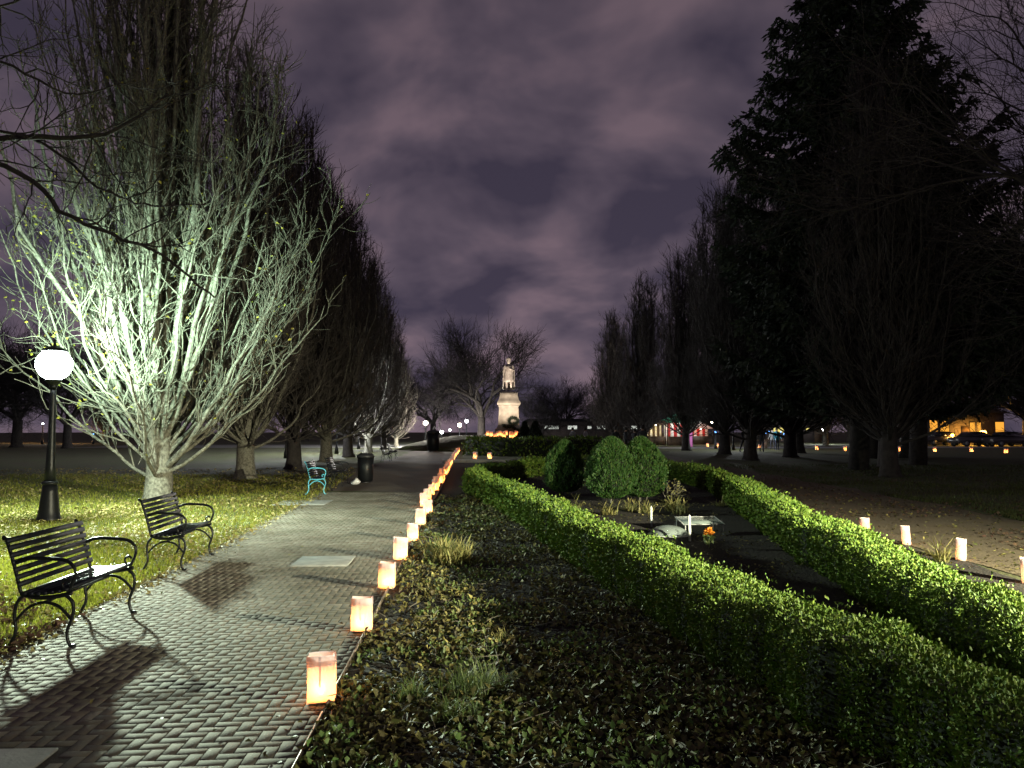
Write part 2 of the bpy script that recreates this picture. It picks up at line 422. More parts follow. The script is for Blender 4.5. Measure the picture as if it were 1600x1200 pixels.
for (kx, ky, lev) in [(-1, -1, 0), (1, -1, 0), (1, 1, 0), (-1, 1, 0), (-1, -1, 1), (1, -1, 1), (1, 1, 1), (-1, 1, 1), (-1, -1, 2), (1, -1, 2), (1, 1, 2), (-1, 1, 2)]:
    ins = ch if lev == 2 else 0
    lx = kx * (sx - ins); ly = ky * (sy - ins)
    z = np.full(nb_, 0.006) if lev == 0 else (top + lx * tx + ly * ty - (0.003 if lev == 1 else 0))
    verts.append(np.stack([bc[:, 0] + lx * np.cos(rot) - ly * np.sin(rot), bc[:, 1] + lx * np.sin(rot) + ly * np.cos(rot), z], 1))
verts = np.stack(verts, 1).reshape(-1, 3)
verts[:, 0] = np.minimum(verts[:, 0], edgeL(verts[:, 1]) - 0.014)
b0 = (np.arange(nb_) * 12)[:, None]
fs = [[8, 9, 10, 11]] + [[0 + a, 0 + b, 4 + b, 4 + a] for a, b in ((0, 1), (1, 2), (2, 3), (3, 0))] + [[4 + a, 4 + b, 8 + b, 8 + a] for a, b in ((0, 1), (1, 2), (2, 3), (3, 0))]
B.add(verts, [np.concatenate([b0 + np.array([f]) for f in fs])])
tag(B.build('brick_path', M['brick']), kind='structure')
# thin metal edging strip between bricks and bed
E = MB()
for y in np.arange(0.8, 38, 1.2):
    E.box((edgeL(y + .6), y + .6, 0.018), (0.008, 1.195, 0.05), ang)
tag(E.build('path_edging', mat('steel_edging', (0.25, 0.2, 0.16), 0.5, metal=0.4)), 'thin metal edging strip between the brick path and the planted bed', 'edging')
# slabs set in the path
def slab(name, c, size, rz, label, h=0.03):
    b = MB().box((0, 0, h / 2), (size[0], size[1], h))
    o = b.build(name, M['stone'], loc=(c[0], c[1], 0.006)); o.rotation_euler = (0, 0, rz)
    bev = o.modifiers.new('bevel', 'BEVEL'); bev.width = 0.006; bev.segments = 2
    return tag(o, label, 'slab')
slab('stone_slab', (-2.83, 3.2), (1.22, 1.45), ang, 'grey concrete slab at the near corner of the brick path below the benches', 0.016)
slab('access_cover', (-2.27, 9.45), (0.66, 0.66), ang, 'square grey cover plate lying on the brick path beside the row of paper lanterns', 0.022)
slab('access_cover', (-4.55, 17.0), (1.1, 1.0), ang, 'long grey cover plate by the lawn edge near the bench arm painted with lamp light', 0.02)
k = MB().box((-1.4, 38.0, 0.08), (4.0, 0.25, 0.16)); tag(k.build('stone_kerb', M['stone'], loc=(0, 0, 0)), 'low pale stone kerb crossing in front of the monument hedge', 'kerb')

# ------------------------------------------------------------------ leaf litter, grass, weeds
def scatter(name, n, xr, yr, keep, ln, m, tilt=0.5, z=0.012, seed=1, dpow=1.3):
    r = np.random.default_rng(seed)
    u = r.random(n); a = 1 - dpow if dpow != 1 else 1e-3
    y = (yr[0] ** a + u * (yr[1] ** a - yr[0] ** a)) ** (1 / a)
    x0 = np.maximum(xr[0], -0.70 * y - 0.3); x1 = np.minimum(xr[1], 0.70 * y + 0.3)
    x = x0 + (x1 - x0) * r.random(n)
    ok = np.array([keep(a_, b_) for a_, b_ in zip(x, y)]); x, y = x[ok], y[ok]; k = len(x)
    th = r.random(k) * 2 * PI
    D = np.stack([np.cos(th), np.sin(th), r.normal(0, tilt, k)], 1)
    S = np.stack([-np.sin(th), np.cos(th), r.normal(0, tilt, k)], 1)
    l = ln * (0.55 + 0.9 * r.random(k)) * np.maximum(1, y / 9) ** 0.5
    P = np.stack([x, y, z + np.abs(r.normal(0, 0.012, k)) + np.maximum(0, -D[:, 2]) * l * 0.7], 1)
    b = MB(); b.leaves(P, D, S, l, l * (0.45 + 0.3 * r.random(k)), fold=0.6)
    o = b.build(name, m); o['kind'] = 'stuff'; return o

from mathutils import noise as mn
def hedge_x(d): return np.interp(d, [2.5, 3.15, 3.87, 5.0, 6.1, 7.55, 9.9, 13.6, 17.4, 20], [2.15, 2.09, 1.92, 1.66, 1.51, 1.25, .82, .28, -.43, -1.0])
def clump(x, y, s=1.0, t=0.0, o=0.0): return mn.noise(Vector((x * s + o, y * s, 3.3))) > t
random.seed(5)
scatter('fallen_leaves', 60000, (-1.9, 3.0), (2.9, 19), lambda x, y: edgeL(y) + 0.02 < x < hedge_x(y) + .1 and (random.random() < 0.22 + 0.78 * clump(x, y, 1.5, -0.02)), 0.046, M['litter'], 0.7, seed=11)
scatter('fallen_leaves', 9000, (0.0, 6.0), (4.0, 26), lambda x, y: x > hedge_x(y) + .3 and x < 5.4 and clump(x, y, .8, 0.0, 9), 0.04, M['litter'], 0.4, seed=12)
scatter('fallen_leaves', 26000, (-20, -3.3), (4.5, 32), lambda x, y: x < leftedge(y) + 0.1 + 0.25 * random.random() ** 3 and random.random() < 0.25 + 0.75 * clump(x, y, .6, 0.0, 4), 0.05, M['litter_lawn'], 0.4, seed=13)
scatter('fallen_leaves', 5000, (-5, -2.9), (4.6, 7.6), lambda x, y: x < leftedge(y) + 0.12 and x > leftedge(y) - 1.6 and clump(x, y, 1.5, -.1, 2), 0.06, M['litter_dark'], 0.6, seed=14)
scatter('fallen_leaves', 330, (-4.5, -1), (3.5, 18), lambda x, y: leftedge(y) < x < edgeL(y) and (abs(x - edgeL(y)) < .25 or abs(x - leftedge(y)) < .5 or random.random() < .12), 0.035, M['litter'], 0.3, z=0.026, seed=15)
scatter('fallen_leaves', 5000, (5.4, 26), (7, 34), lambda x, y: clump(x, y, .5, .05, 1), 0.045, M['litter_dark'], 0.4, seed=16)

tb = MB(); r_ = np.random.default_rng(18)
for i in range(420):
    y = 3.0 + 13 * r_.random() ** 1.6; x = r_.uniform(edgeL(y) + .1, hedge_x(y)); a = r_.random() * 6.28; l_ = .08 + .25 * r_.random()
    tb.tube([(x, y, .02), (x + math.cos(a) * l_ * .5, y + math.sin(a) * l_ * .5, .035 + .04 * r_.random()), (x + math.cos(a + .3) * l_, y + math.sin(a + .3) * l_, .02 + .08 * r_.random())], [.004, .003, .002], 4)
scatter('fallen_leaves', 1500, (5.5, 9), (6, 26), lambda x, y: 5.6 < x < 8.8, 0.05, M['litter'], 0.3, z=0.014, seed=24)
scatter('bed_weeds', 30000, (-1.9, 3.0), (2.9, 18), lambda x, y: edgeL(y) + 0.05 < x < hedge_x(y) - .1 and clump(x, y, 1.3, .06, 21), 0.04, M['weed'], 1.1, seed=19)
scatter('dead_leaves', 7000, (-1.9, 3.0), (2.9, 16), lambda x, y: edgeL(y) + 0.02 < x < hedge_x(y) and clump(x, y, .9, .0, 31), 0.06, M['litter'], 0.5, seed=20)
o = tb.build('fallen_twigs', M['twig']); o['kind'] = 'stuff'

def grass(name, n, xr, yr, keep, hgt, seed, m):
    r = np.random.default_rng(seed)
    u = r.random(n); a = -0.4; y = (yr[0] ** a + u * (yr[1] ** a - yr[0] ** a)) ** (1 / a)
    x0 = np.maximum(xr[0], -0.70 * y - 0.3); x1 = np.minimum(xr[1], 0.70 * y + 0.3)
    x = x0 + (x1 - x0) * r.random(n)
    ok = np.array([keep(a_, b_) for a_, b_ in zip(x, y)]); x, y = x[ok], y[ok]; k = len(x)
    th = r.random(k) * 2 * PI; h = hgt * (0.5 + r.random(k)); lean = r.random(k) * 0.9
    sc_ = np.maximum(1, y / 10) ** .6
    wd = 0.004 * sc_ * 1.6
    bx = np.cos(th) * wd; by = np.sin(th) * wd
    tipx = -np.sin(th) * h * lean; tipy = np.cos(th) * h * lean
    v = np.stack([np.stack([x - bx, y - by, np.zeros(k)], 1), np.stack([x + bx, y + by, np.zeros(k)], 1), np.stack([x + tipx, y + tipy, h], 1)], 1).reshape(-1, 3)
    b = MB(); b.add(v, [(np.arange(k) * 3)[:, None] + np.array([[0, 1, 2]])])
    o = b.build(name, m); o['kind'] = 'stuff'; return o
grass('lawn_grass', 110000, (-18, -3.3), (4.8, 28), lambda x, y: x < leftedge(y) + 0.05 and (y > 7 or x < -4.1 or random.random() < .3), 0.05, 21, M['blade'])
grass('lawn_grass', 40000, (8.3, 28), (11, 36), lambda x, y: x > 8.8 + .02 * y + .15 * math.sin(y * 1.3) and random.random() < .3 + .7 * clump(x, y, .5, 0.0, 7), 0.06, 22, M['blade_shaded'])

def clump_plant(name, px, py, n, hgt, spread, m, label, cat, seed, wd=0.006):
    r = np.random.default_rng(seed); p = G(px, py)
    b = MB()
    th = r.random(n) * 2 * PI; el = R(25) + r.random(n) * R(60)
    D = np.stack([np.cos(th) * np.cos(el), np.sin(th) * np.cos(el), np.sin(el)], 1)
    S = np.stack([-np.sin(th), np.cos(th), np.zeros(n)], 1)
    P = np.stack([r.normal(0, spread * .4, n), r.normal(0, spread * .4, n), np.zeros(n) + .01], 1)
    l = hgt * (0.5 + .7 * r.random(n))
    mid = P + D * l[:, None] * .55
    b.leaves(P, D, S, l * .7, wd * 1.3, .2)
    D2 = D * np.array([1.5, 1.5, .45]); b.leaves(mid, D2, S, l * .6, wd, .2)
    o = b.build(name, m, loc=p); return tag(o, label, cat)
clump_plant('grass_tuft', 642, 1098, 160, 0.13, 0.10, M['weed'], 'small spiky green tuft nearest to the row of paper lanterns in the leaf litter', 'weed', 31)
clump_plant('grass_tuft', 742, 1085, 330, 0.17, 0.22, M['weed'], 'bushy light green tuft, the largest among the fallen leaves of the bed', 'weed', 32)
clump_plant('grass_tuft', 712, 1125, 200, 0.12, 0.15, M['weed'], 'low green tuft just in front of the bushy light green tuft', 'weed', 33)
clump_plant('grass_tuft', 783, 1006, 90, 0.10, 0.08, M['dry'], 'tiny yellowish tuft alone behind the bushy green tuft in the bed', 'weed', 34)
clump_plant('dry_plant', 705, 880, 260, 0.30, 0.30, M['dry'], 'dry yellowish leafy plant beside the lanterns, halfway along the bed', 'plant', 35, 0.02)
clump_plant('dry_plant', 690, 868, 130, 0.22, 0.2, M['weed'], 'green weed at the edge of the dry yellowish plant by the lanterns', 'plant', 36, 0.016)
for i, (px, py, nn, hh) in enumerate([(985, 800, 60, .26), (1010, 803, 70, .22), (1050, 800, 80, .3), (1065, 805, 50, .32), (1190, 795, 40, .2), (950, 806, 50, .28), (895, 806, 50, .35), (1125, 792, 40, .2)]):
    clump_plant('perennial', px, py, nn, hh, .16, M['dry'], ['leafy yellow-green perennial in front of the round shrubs', 'low leafy perennial beside the tall white plant marker', 'yellow-green perennial under the little bare shrub', 'tall pale leaf clump right of the little bare shrub', 'small spiky plant near the right hedge inside the bed', 'thin stemmed perennial below the double green shrub', 'pale stems below the single green shrub on the left', 'faint little plant in the dark middle of the bed'][i], 'plant', 40 + i, 0.022)
clump_plant('grass_tuft', 1470, 880, 60, .28, .1, M['dry'], 'pale upright weed poking out beside the right hedge and a white paper lantern', 'weed', 60, .016)

# ------------------------------------------------------------------ trees
def grow(r, p, d, Ln, n, wob, trop):
    pts = [p]; st = Ln / n; d = d / np.linalg.norm(d)
    nz = r.normal(0, wob, (n, 3))
    for i in range(n):
        d = d + nz[i]; d[2] += trop; d = d / math.sqrt(d[0] * d[0] + d[1] * d[1] + d[2] * d[2])
        p = p + d * st; pts.append(p)
    return np.array(pts)

def upright_tree(seed, Ht, Rm, nl, ns, ntw, wob, tw_r=0.008, tr=0.27, low=0.75, lean=0.0, trunk_top=2.4, thin=1.0, kink=1.0, rexp=1.7, zout=2.2, flare=1.5, lead=1.0):
    r = np.random.default_rng(seed)
    T, W = MB(), MB(); tips = []
    # trunk: short, fluted, splitting
    tz = np.array([-.05, .12, .5, 1.0, 1.7, trunk_top, trunk_top + 1.5]); rad = tr * np.array([flare, (1 + flare) * .47, .98, .92, .85, .62, .35])
    c = np.stack([lean * tz + .02 * np.sin(tz * 3), .03 * np.sin(tz * 2), tz], 1)
    T.tube(c, rad, 12)
    for i in range(nl):
        f = i / (nl - 1)                       # 0: central leader, 1: outermost limb
        Rr = Rm * (0.06 + 0.94 * f ** 0.85) * (0.8 + .35 * r.random())
        az_ = r.random() * 2 * PI
        zt = (low + zout) + (Ht - low - zout) * (1 - f ** 1.7) * (0.9 + .14 * r.random()) + r.random() * .8
        z0 = low + (trunk_top - low) * (1 - f) * (0.6 + .6 * r.random()) + r.random() * .25
        nn = 18; t = np.linspace(0, 1, nn)
        rr = Rr * (1 - (1 - t) ** rexp)
        zz = z0 + (zt - z0) * t ** (1.12 + .25 * r.random())
        ph = r.random(6) * 2 * PI; am = (.06 + wob * .55) * t ** .7 * kink
        ox = am * (np.sin(t * (6 + 4 * r.random()) + ph[0]) + .5 * np.sin(t * 17 + ph[1]) + .22 * np.sin(t * 37 + ph[4])); oy = am * (np.sin(t * (6 + 4 * r.random()) + ph[2]) + .5 * np.sin(t * 17 + ph[3]) + .22 * np.sin(t * 33 + ph[5]))
        P = np.stack([rr * math.cos(az_) + ox + lean * zz, rr * math.sin(az_) + oy, zz], 1)
        Ln = np.linalg.norm(np.diff(P, axis=0), axis=1).sum()
        r0 = (0.022 + 0.0052 * Ln) * (1.15 - .4 * f) * (.5 + .95 * r.random() ** 1.8) * tr / .27 * thin * (lead if f < .13 else 1.0)
        ra = r0 * (1 - t) ** .8 + .006
        T.tube(P, ra, 7, cap=False)
        m = int(ns * (Ln / 8 + .3)) + 2
        for j in range(m):
            a = int(2 + (nn - 3) * (r.random() ** .85)); bs = P[a]; tg = P[min(a + 1, nn - 1)] - P[a - 1]; tg /= np.linalg.norm(tg) + 1e-9
            out = r.normal(0, 1, 3); out -= tg * out.dot(tg); out /= np.linalg.norm(out) + 1e-9
            d = tg * (.75 + .3 * r.random()) + out * (.35 + .4 * r.random())
            l2 = (.8 + 1.3 * r.random()) * (.6 + .6 * (1 - a / nn)) * (Ht / 14)
            Q = grow(r, bs, d, l2, 8, wob, .10)
            r2 = min(ra[a] * .55, .022)
            W.tube(Q, np.linspace(r2, tw_r * .8, 9), 4, cap=False)
            for k_ in range(ntw):
                b_ = int(1 + 7 * r.random()); tg2 = Q[b_] - Q[b_ - 1]; tg2 /= np.linalg.norm(tg2) + 1e-9
                o2 = r.normal(0, 1, 3)
                d3 = tg2 + o2 * .38
                X = grow(r, Q[b_], d3, .3 + .55 * r.random(), 5, wob * 1.1, .09)
                W.tube(X, np.linspace(tw_r, tw_r * .45, 6), 3, cap=False)
                tips.append(X[-1]); tips.append(X[3])
    return T, W, np.array(tips)

def spread_tree(seed, Ht, tr, levels=5, trunk_h=2.5, ang0=0.75, up=0.05, twig=0.012, kids_=3):
    r = np.random.default_rng(seed); T, W = MB(), MB()
    c = np.array([[0, 0, -.05], [0, 0, .3], [.03, .02, trunk_h * .6], [.05, 0, trunk_h]])
    T.tube(c, [tr * 1.5, tr * 1.05, tr * .9, tr * .85], 10)
    def rec(p, d, Ln, rad, lv):
        n = 6; P = grow(r, p, d, Ln, n, .13, up)
        mb = T if lv <= 2 else W
        mb.tube(P, np.linspace(rad, rad * .6, n + 1), 6 if lv < 3 else 3, cap=False)
        if lv >= levels: return
        k_ = kids_ + (1 if r.random() < .5 else 0)
        for i in range(k_):
            a = n if i == 0 else int(2 + r.random() * (n - 2)); a = min(a, n)
            tg = P[a] - P[a - 1]; tg /= np.linalg.norm(tg); o2 = r.normal(0, 1, 3); o2 -= tg * o2.dot(tg); o2 /= np.linalg.norm(o2)
            rec(P[a], tg + o2 * (.3 if i == 0 else ang0), Ln * (.62 + .25 * r.random()), max(rad * (.62 if i == 0 else .5), twig * .6), lv + 1)
    nl = 5
    for i in range(nl):
        a = i * 2 * PI / nl + r.random(); e_ = R(38 + 30 * r.random())
        rec(c[-1] - np.array([0, 0, .3 * r.random()]), np.array([math.cos(a) * math.cos(e_), math.sin(a) * math.cos(e_), math.sin(e_)]), (Ht - trunk_h) * .36, tr * .5, 1)
    return T, W

def tree_obj(name, TW, label, loc, rz=0.0, bark='bark', twigm='twig', cat='tree', group=None, tips=None):
    o = thing(name, label, cat, loc, rz, group)
    TW[0].build('trunk', M[bark], o, smooth=True); TW[1].build('crown', M[twigm], o)
    return o

LT = (-8.15, 17.9)
T, W, tips = upright_tree(101, 15.5, 4.1, 104, 11, 5, .21, .009, .30, .35, trunk_top=3.6, thin=1.0, kink=1.0, rexp=1.2, zout=3.4, flare=1.2, lead=1.9)
M['hero_twig'] = mat('pale_twig_bark', (0.17, 0.16, 0.12), 0.85, scale=5, col2=(0.09, 0.08, 0.06))
hero = tree_obj('hornbeam_tree', (T, W), 'pale bare many-limbed tree brightly lit by the street lamp in front of it', (LT[0], LT[1], 0), twigm='hero_twig')
r = np.random.default_rng(9)
# last yellow leaves, mostly low on the lamp side
sel = tips[(r.random(len(tips)) < np.where((tips[:, 0] < -.6) & (tips[:, 2] < 8.0), .26, .06)) & (tips[:, 2] < 10)]
k_ = len(sel); th = r.random(k_) * 2 * PI
b = MB(); b.leaves(sel, np.stack([np.cos(th), np.sin(th), -r.random(k_)], 1), r.normal(0, 1, (k_, 3)), .07 + .04 * r.random(k_), .055, .4)
b.build('leaf_cluster', M['yellow_leaf'], hero)

ROWG = 'bare upright trees in the row beyond the benches'
protoA = tree_obj('hornbeam_tree', upright_tree(102, 14.0, 3.1, 80, 13, 7, .15, .012, .30, .9)[:2], 'second tree of the left row, dark trunk standing just beyond the brightly lit tree', (-8.75, 25.5, 0), 1.0, twigm='shaded_row_twig', group=ROWG)
protoB = tree_obj('hornbeam_tree', upright_tree(103, 14.5, 3.0, 80, 13, 7, .15, .013, .30, 1.0)[:2], 'third tree of the left row, counting from the brightly lit one', (-9.0, 32, 0), 0.3, bark='dark_bark', twigm='shaded_row_twig', group=ROWG)
row = [(-9.35, 39, 1.04), (-9.7, 46, 1.02), (-10.1, 54.5, .93), (-10.6, 64, .84), (-11.2, 75, .72)]
for i, (x, y, s) in enumerate(row):
    dup([protoA, protoB][i % 2], (x, y, 0), 1.9 * i + .4, s, '%s tree of the left row, counting from the brightly lit one' % ordw(i + 3).capitalize(), ROWG)
RG = 'bare upright trees in the row across the right lawn'
dmesh = {}
rrow = [(12.9, 26.5, .98, 'pale-stemmed bare tree with a thick trunk, nearest on the dark right lawn'),
        (12.6, 41, 1.12, 'tall bare tree with many upright stems, left of the big spruce'),
        (14.1, 51.5, 1.22, 'bare tree with a stout dark trunk in front of the lit market stalls'),
        (13.6, 60.5, 1.1, 'bare tree just left of the stout trunk by the striped market tent'),
        (11.6, 68, 1.02, 'last bare tree of the right row, its crown edging the open sky'),
        (10.3, 78, .95, 'far bare tree behind the yellow lit kiosk on the right side'),
        (16.2, 33.5, 1.15, 'dense bare tree right behind the pale-stemmed tree on the right lawn'),
        (26.5, 37, 1.25, 'dense bare tree at the right edge behind the drooping twigs'),
        (20.0, 54, 1.15, 'dark bare tree behind the shorter conifer'),
        (16.5, 46, 1.2, 'dark bare tree between the tallest spruce and the stout dark trunk')]
for i, (x, y, s, lb) in enumerate(rrow):
    nt_ = dup([protoA, protoB][(i + 1) % 2], (x, y, 0), 2.3 * i + 1, s, lb, RG)
    for c in kids(nt_):
        if True:
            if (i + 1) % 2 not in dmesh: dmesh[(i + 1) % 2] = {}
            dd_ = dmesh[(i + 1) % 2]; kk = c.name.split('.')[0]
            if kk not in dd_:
                dd_[kk] = c.data.copy(); dd_[kk].materials[0] = M['dark_bark']  # darker bark copy, stands in for right-row trees lying in the dark
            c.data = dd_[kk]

# spreading trees
sp1 = tree_obj('spreading_tree', spread_tree(201, 14.5, .55, 7, 3.0, .8, .03, .022), 'broad bare tree with a domed crown right behind the floodlit statue', at(752, 672, 84).to_tuple()[:2] + (0,), 0.5, 'dark_bark', 'silhouette_bark'); sp1.scale = (.84, .84, 1)
sp2 = tree_obj('spreading_tree', spread_tree(202, 17, .36, 7, 3.0, .7, .0, .012), 'huge bare tree with drooping twigs filling the right edge of the view', (20.5, 21.5, 0), 0, 'dark_bark', 'dark_bark')
FG = 'dim bare trees along the far side of the park'
far = [(-54, 66, .8), (-46, 72, .85), (-39, 68, .7), (-33, 76, .8), (-58, 84, 1.0), (23.2, 45, 1.05), (35.2, 52, 1.15), (13, 100, .5), (4, 104, .48), (22, 98, .52), (30, 96, .6), (-62, 78, .9), (-50, 95, 1.0), (-38, 88, .85), (-30, 112, 1.0), (-21, 105, .8), (-12, 118, .9), (8, 122, .72), (17, 118, .62), (26, 110, .7), (37, 118, 1.0), (47, 108, 1.05), (58, 100, 1.0), (70, 104, 1.1), (34, 84, .9), (52, 78, 1.0)]
fdesc = ['far round-crowned tree at the very left edge of the lawn', 'far round-crowned tree just left of the street lamp post', 'smaller far tree right of the street lamp post', 'far round-crowned tree behind the left limbs of the lit tree', 'tall far tree rising above the others by the left edge', 'high-crowned dark tree above the amber lit house', 'high-crowned dark tree above the parked cars', 'low round far tree before the white lit windows', 'low far tree nearest the cone shrubs right of the statue', 'low far tree at the foot of the last right row tree', 'low far tree behind the group of people by the shrubs', 'far bare tree at the left edge behind the street lamp', 'far bare tree between the street lamp and the lit tree', 'far bare tree seen low behind the lit tree trunk', 'far bare tree behind the gap after the second row tree', 'far bare tree behind the white globe lamps', 'far bare tree left of the domed tree behind the statue', 'small far bare tree just right of the statue', 'low far tree in the open gap right of the statue', 'low far tree above the row of white lit windows', 'far bare tree behind the yellow kiosk', 'far bare tree behind the striped tent', 'far bare tree behind the people in pale jackets', 'far bare tree behind the amber lit house', 'bare tree by the far lanterns in front of the white lamp', 'bare tree in front of the amber lit windows']
for i, (x, y, s) in enumerate(far):
    dup(sp1 if (i % 3 or i < 11) else protoA, (x, y, 0), i * 1.3, s, fdesc[i][0].upper() + fdesc[i][1:], FG)

# limbs reaching in from a tree whose trunk stands outside the left edge
T, W = MB(), MB(); r = np.random.default_rng(77)
T.tube([(0, 0, 0), (0, 0, 1), (.05, 0, 3), (.1, .1, 6.5), (0, .1, 9)], [.4, .3, .26, .2, .12], 10)
for (z0, way, r0) in [(3.9, [(-7.6, 9, 4.75), (-6, 9, 5.06), (-4.9, 9.1, 5.15), (-4.1, 9, 5.6)], .06), (3.8, [(-7.6, 9, 4.9), (-6, 9, 4.72), (-5.2, 9, 4.1), (-4.3, 9.1, 3.75), (-3.6, 9.3, 3.2)], .045), (5.0, [(-7.6, 8.5, 5.5), (-6.1, 8.6, 5.85), (-5.2, 8.8, 5.55), (-4.5, 9, 5.75)], .03), (5.6, [(-7.5, 8.7, 6.6), (-6.2, 8.8, 6.5), (-5.4, 8.8, 6.9)], .03), (4.4, [(-7.6, 9.3, 4.9), (-6.2, 9.4, 5.3), (-5.1, 9.4, 4.6), (-4.5, 9.5, 4.4), (-3.8, 9.5, 4.42)], .03)]:
    P = [np.array((.05, 0, z0))] + [np.array(q_) - np.array((-9.6, 8.6, 0)) for q_ in way]
    # smooth
    F_ = []
    for i in range(len(P) - 1):
        for t in np.linspace(0, 1, 6, endpoint=False):
            a, b_, c_, d_ = P[max(i - 1, 0)], P[i], P[i + 1], P[min(i + 2, len(P) - 1)]
            F_.append(.5 * ((2 * b_) + (c_ - a) * t + (2 * a - 5 * b_ + 4 * c_ - d_) * t * t + (3 * b_ - a - 3 * c_ + d_) * t ** 3))
    F_.append(P[-1]); F_ = np.array(F_) + r.normal(0, .012, (len(F_), 3))
    T.tube(F_, np.linspace(r0, r0 * .25, len(F_)), 7, cap=False)
    for j in range(13):
        a = r.integers(4, len(F_) - 1); tg = F_[a + 1] - F_[a]; tg /= np.linalg.norm(tg)
        Q = grow(r, F_[a], tg + r.normal(0, .6, 3), .5 + r.random(), 8, .2, .03); W.tube(Q, np.linspace(.012, .004, 9), 4, cap=False)
        for q_ in range(4):
            b_ = r.integers(2, 8); X = grow(r, Q[b_], (Q[b_] - Q[b_ - 1]) * 10 + r.normal(0, .6, 3), .3 + .3 * r.random(), 5, .25, .03); W.tube(X, np.linspace(.007, .003, 6), 3, cap=False)
tree_obj('overhanging_tree', (T, W), 'dark bare limbs of a tree beyond the left edge reaching in at the top', (-9.6, 8.6, 0), 0, 'dark_bark', 'dark_bark')

# spruce
def spruce(seed, Ht, Rm, Rc, name, label, loc, zlow=3.6):
    r = np.random.default_rng(seed); T, W, K = MB(), MB(), MB()
    zz = np.linspace(-.05, Ht, 14); T.tube(np.stack([.1 * np.sin(zz * .5), .08 * np.cos(zz * .4), zz], 1), .38 * (1 - zz / (Ht * 1.02)) + .02, 10)
    z = zlow
    PP, DD, SS, LL = [], [], [], []
    while z < Ht - .4:
        k_ = 6 + r.integers(0, 3); a0 = r.random() * 6.28
        for i in range(k_):
            a = a0 + i * 2 * PI / k_ + r.normal(0, .2)
            Ln = min(Rm * (1 - z / Ht) ** .9, Rc) * (.55 + .62 * r.random() ** .8); Ln = max(Ln, .4)
            n = 12; t = np.linspace(0, 1, n)
            drop = -.22 * Ln * np.sin(t * PI * .8) + .22 * Ln * t ** 3 - .10 * Ln * t
            P = np.stack([np.cos(a) * Ln * t, np.sin(a) * Ln * t, z + drop], 1) + r.normal(0, .03, (n, 3))
            K.tube(P, np.linspace(.045, .01, n), 4, cap=False)
            m = int(26 * Ln)
            tt = .18 + .82 * r.random(m) ** .8; ix = tt * (n - 1); i0 = np.minimum(ix.astype(int), n - 2); fr = (ix - i0)[:, None]
            B_ = P[i0] * (1 - fr) + P[i0 + 1] * fr
            sd = np.array([-math.sin(a), math.cos(a), 0]); fw = np.array([math.cos(a), math.sin(a), 0])
            sgn = r.choice([-1, 1], m)[:, None]
            D = sd * sgn * (.5 + .6 * r.random((m, 1))) + fw * (.5 + .5 * r.random((m, 1))) + np.array([0, 0, -1]) * (.25 + .8 * r.random((m, 1)))
            l = .28 + .5 * r.random(m)
            PP.append(B_); DD.append(D); SS.append(r.normal(0, 1, (m, 3))); LL.append(l)
        z += .40 + .12 * r.random()
    P, D, S, l = map(np.concatenate, (PP, DD, SS, LL))
    for q_ in range(4):
        n = len(P); D2 = D / np.linalg.norm(D, axis=1, keepdims=True)
        s_ = q_ / 4.0
        b0 = P + D2 * (l * s_)[:, None]
        W.leaves(b0, D2 + r.normal(0, .45, (n, 3)), S + r.normal(0, .5, (n, 3)), l * .5, .13 * (1 - .4 * s_) + .03, .5)
    o = thing(name, label, 'tree', loc)
    T.build('trunk', M['dark_bark'], o); K.build('branches', M['dark_bark'], o); W.build('crown', M['needle'], o)
    return o
spruce(301, 25.0, 9.5, 5.0, 'spruce_tree', 'tall black spruce with drooping boughs, its top beyond the upper edge', (14.1, 31.5, 0))
spruce(302, 19.5, 8.0, 4.2, 'spruce_tree', 'second dark spruce behind and right of the tallest one', (18.6, 35.5, 0), 4.6)
spruce(303, 9.5, 4.5, 2.8, 'spruce_tree', 'shorter dark conifer low among the trees right of the stalls', (20.5, 44, 0))

# ------------------------------------------------------------------ hedges
def catmull(P, m=10):
    P = [np.array(p, float) for p in P]; out = []
    for i in range(len(P) - 1):
        a, b_, c_, d_ = P[max(i - 1, 0)], P[i], P[i + 1], P[min(i + 2, len(P) - 1)]
        for t in np.linspace(0, 1, m, endpoint=False):
            out.append(.5 * ((2 * b_) + (c_ - a) * t + (2 * a - 5 * b_ + 4 * c_ - d_) * t * t + (3 * b_ - a - 3 * c_ + d_) * t ** 3))
    out.append(P[-1]); return np.array(out)

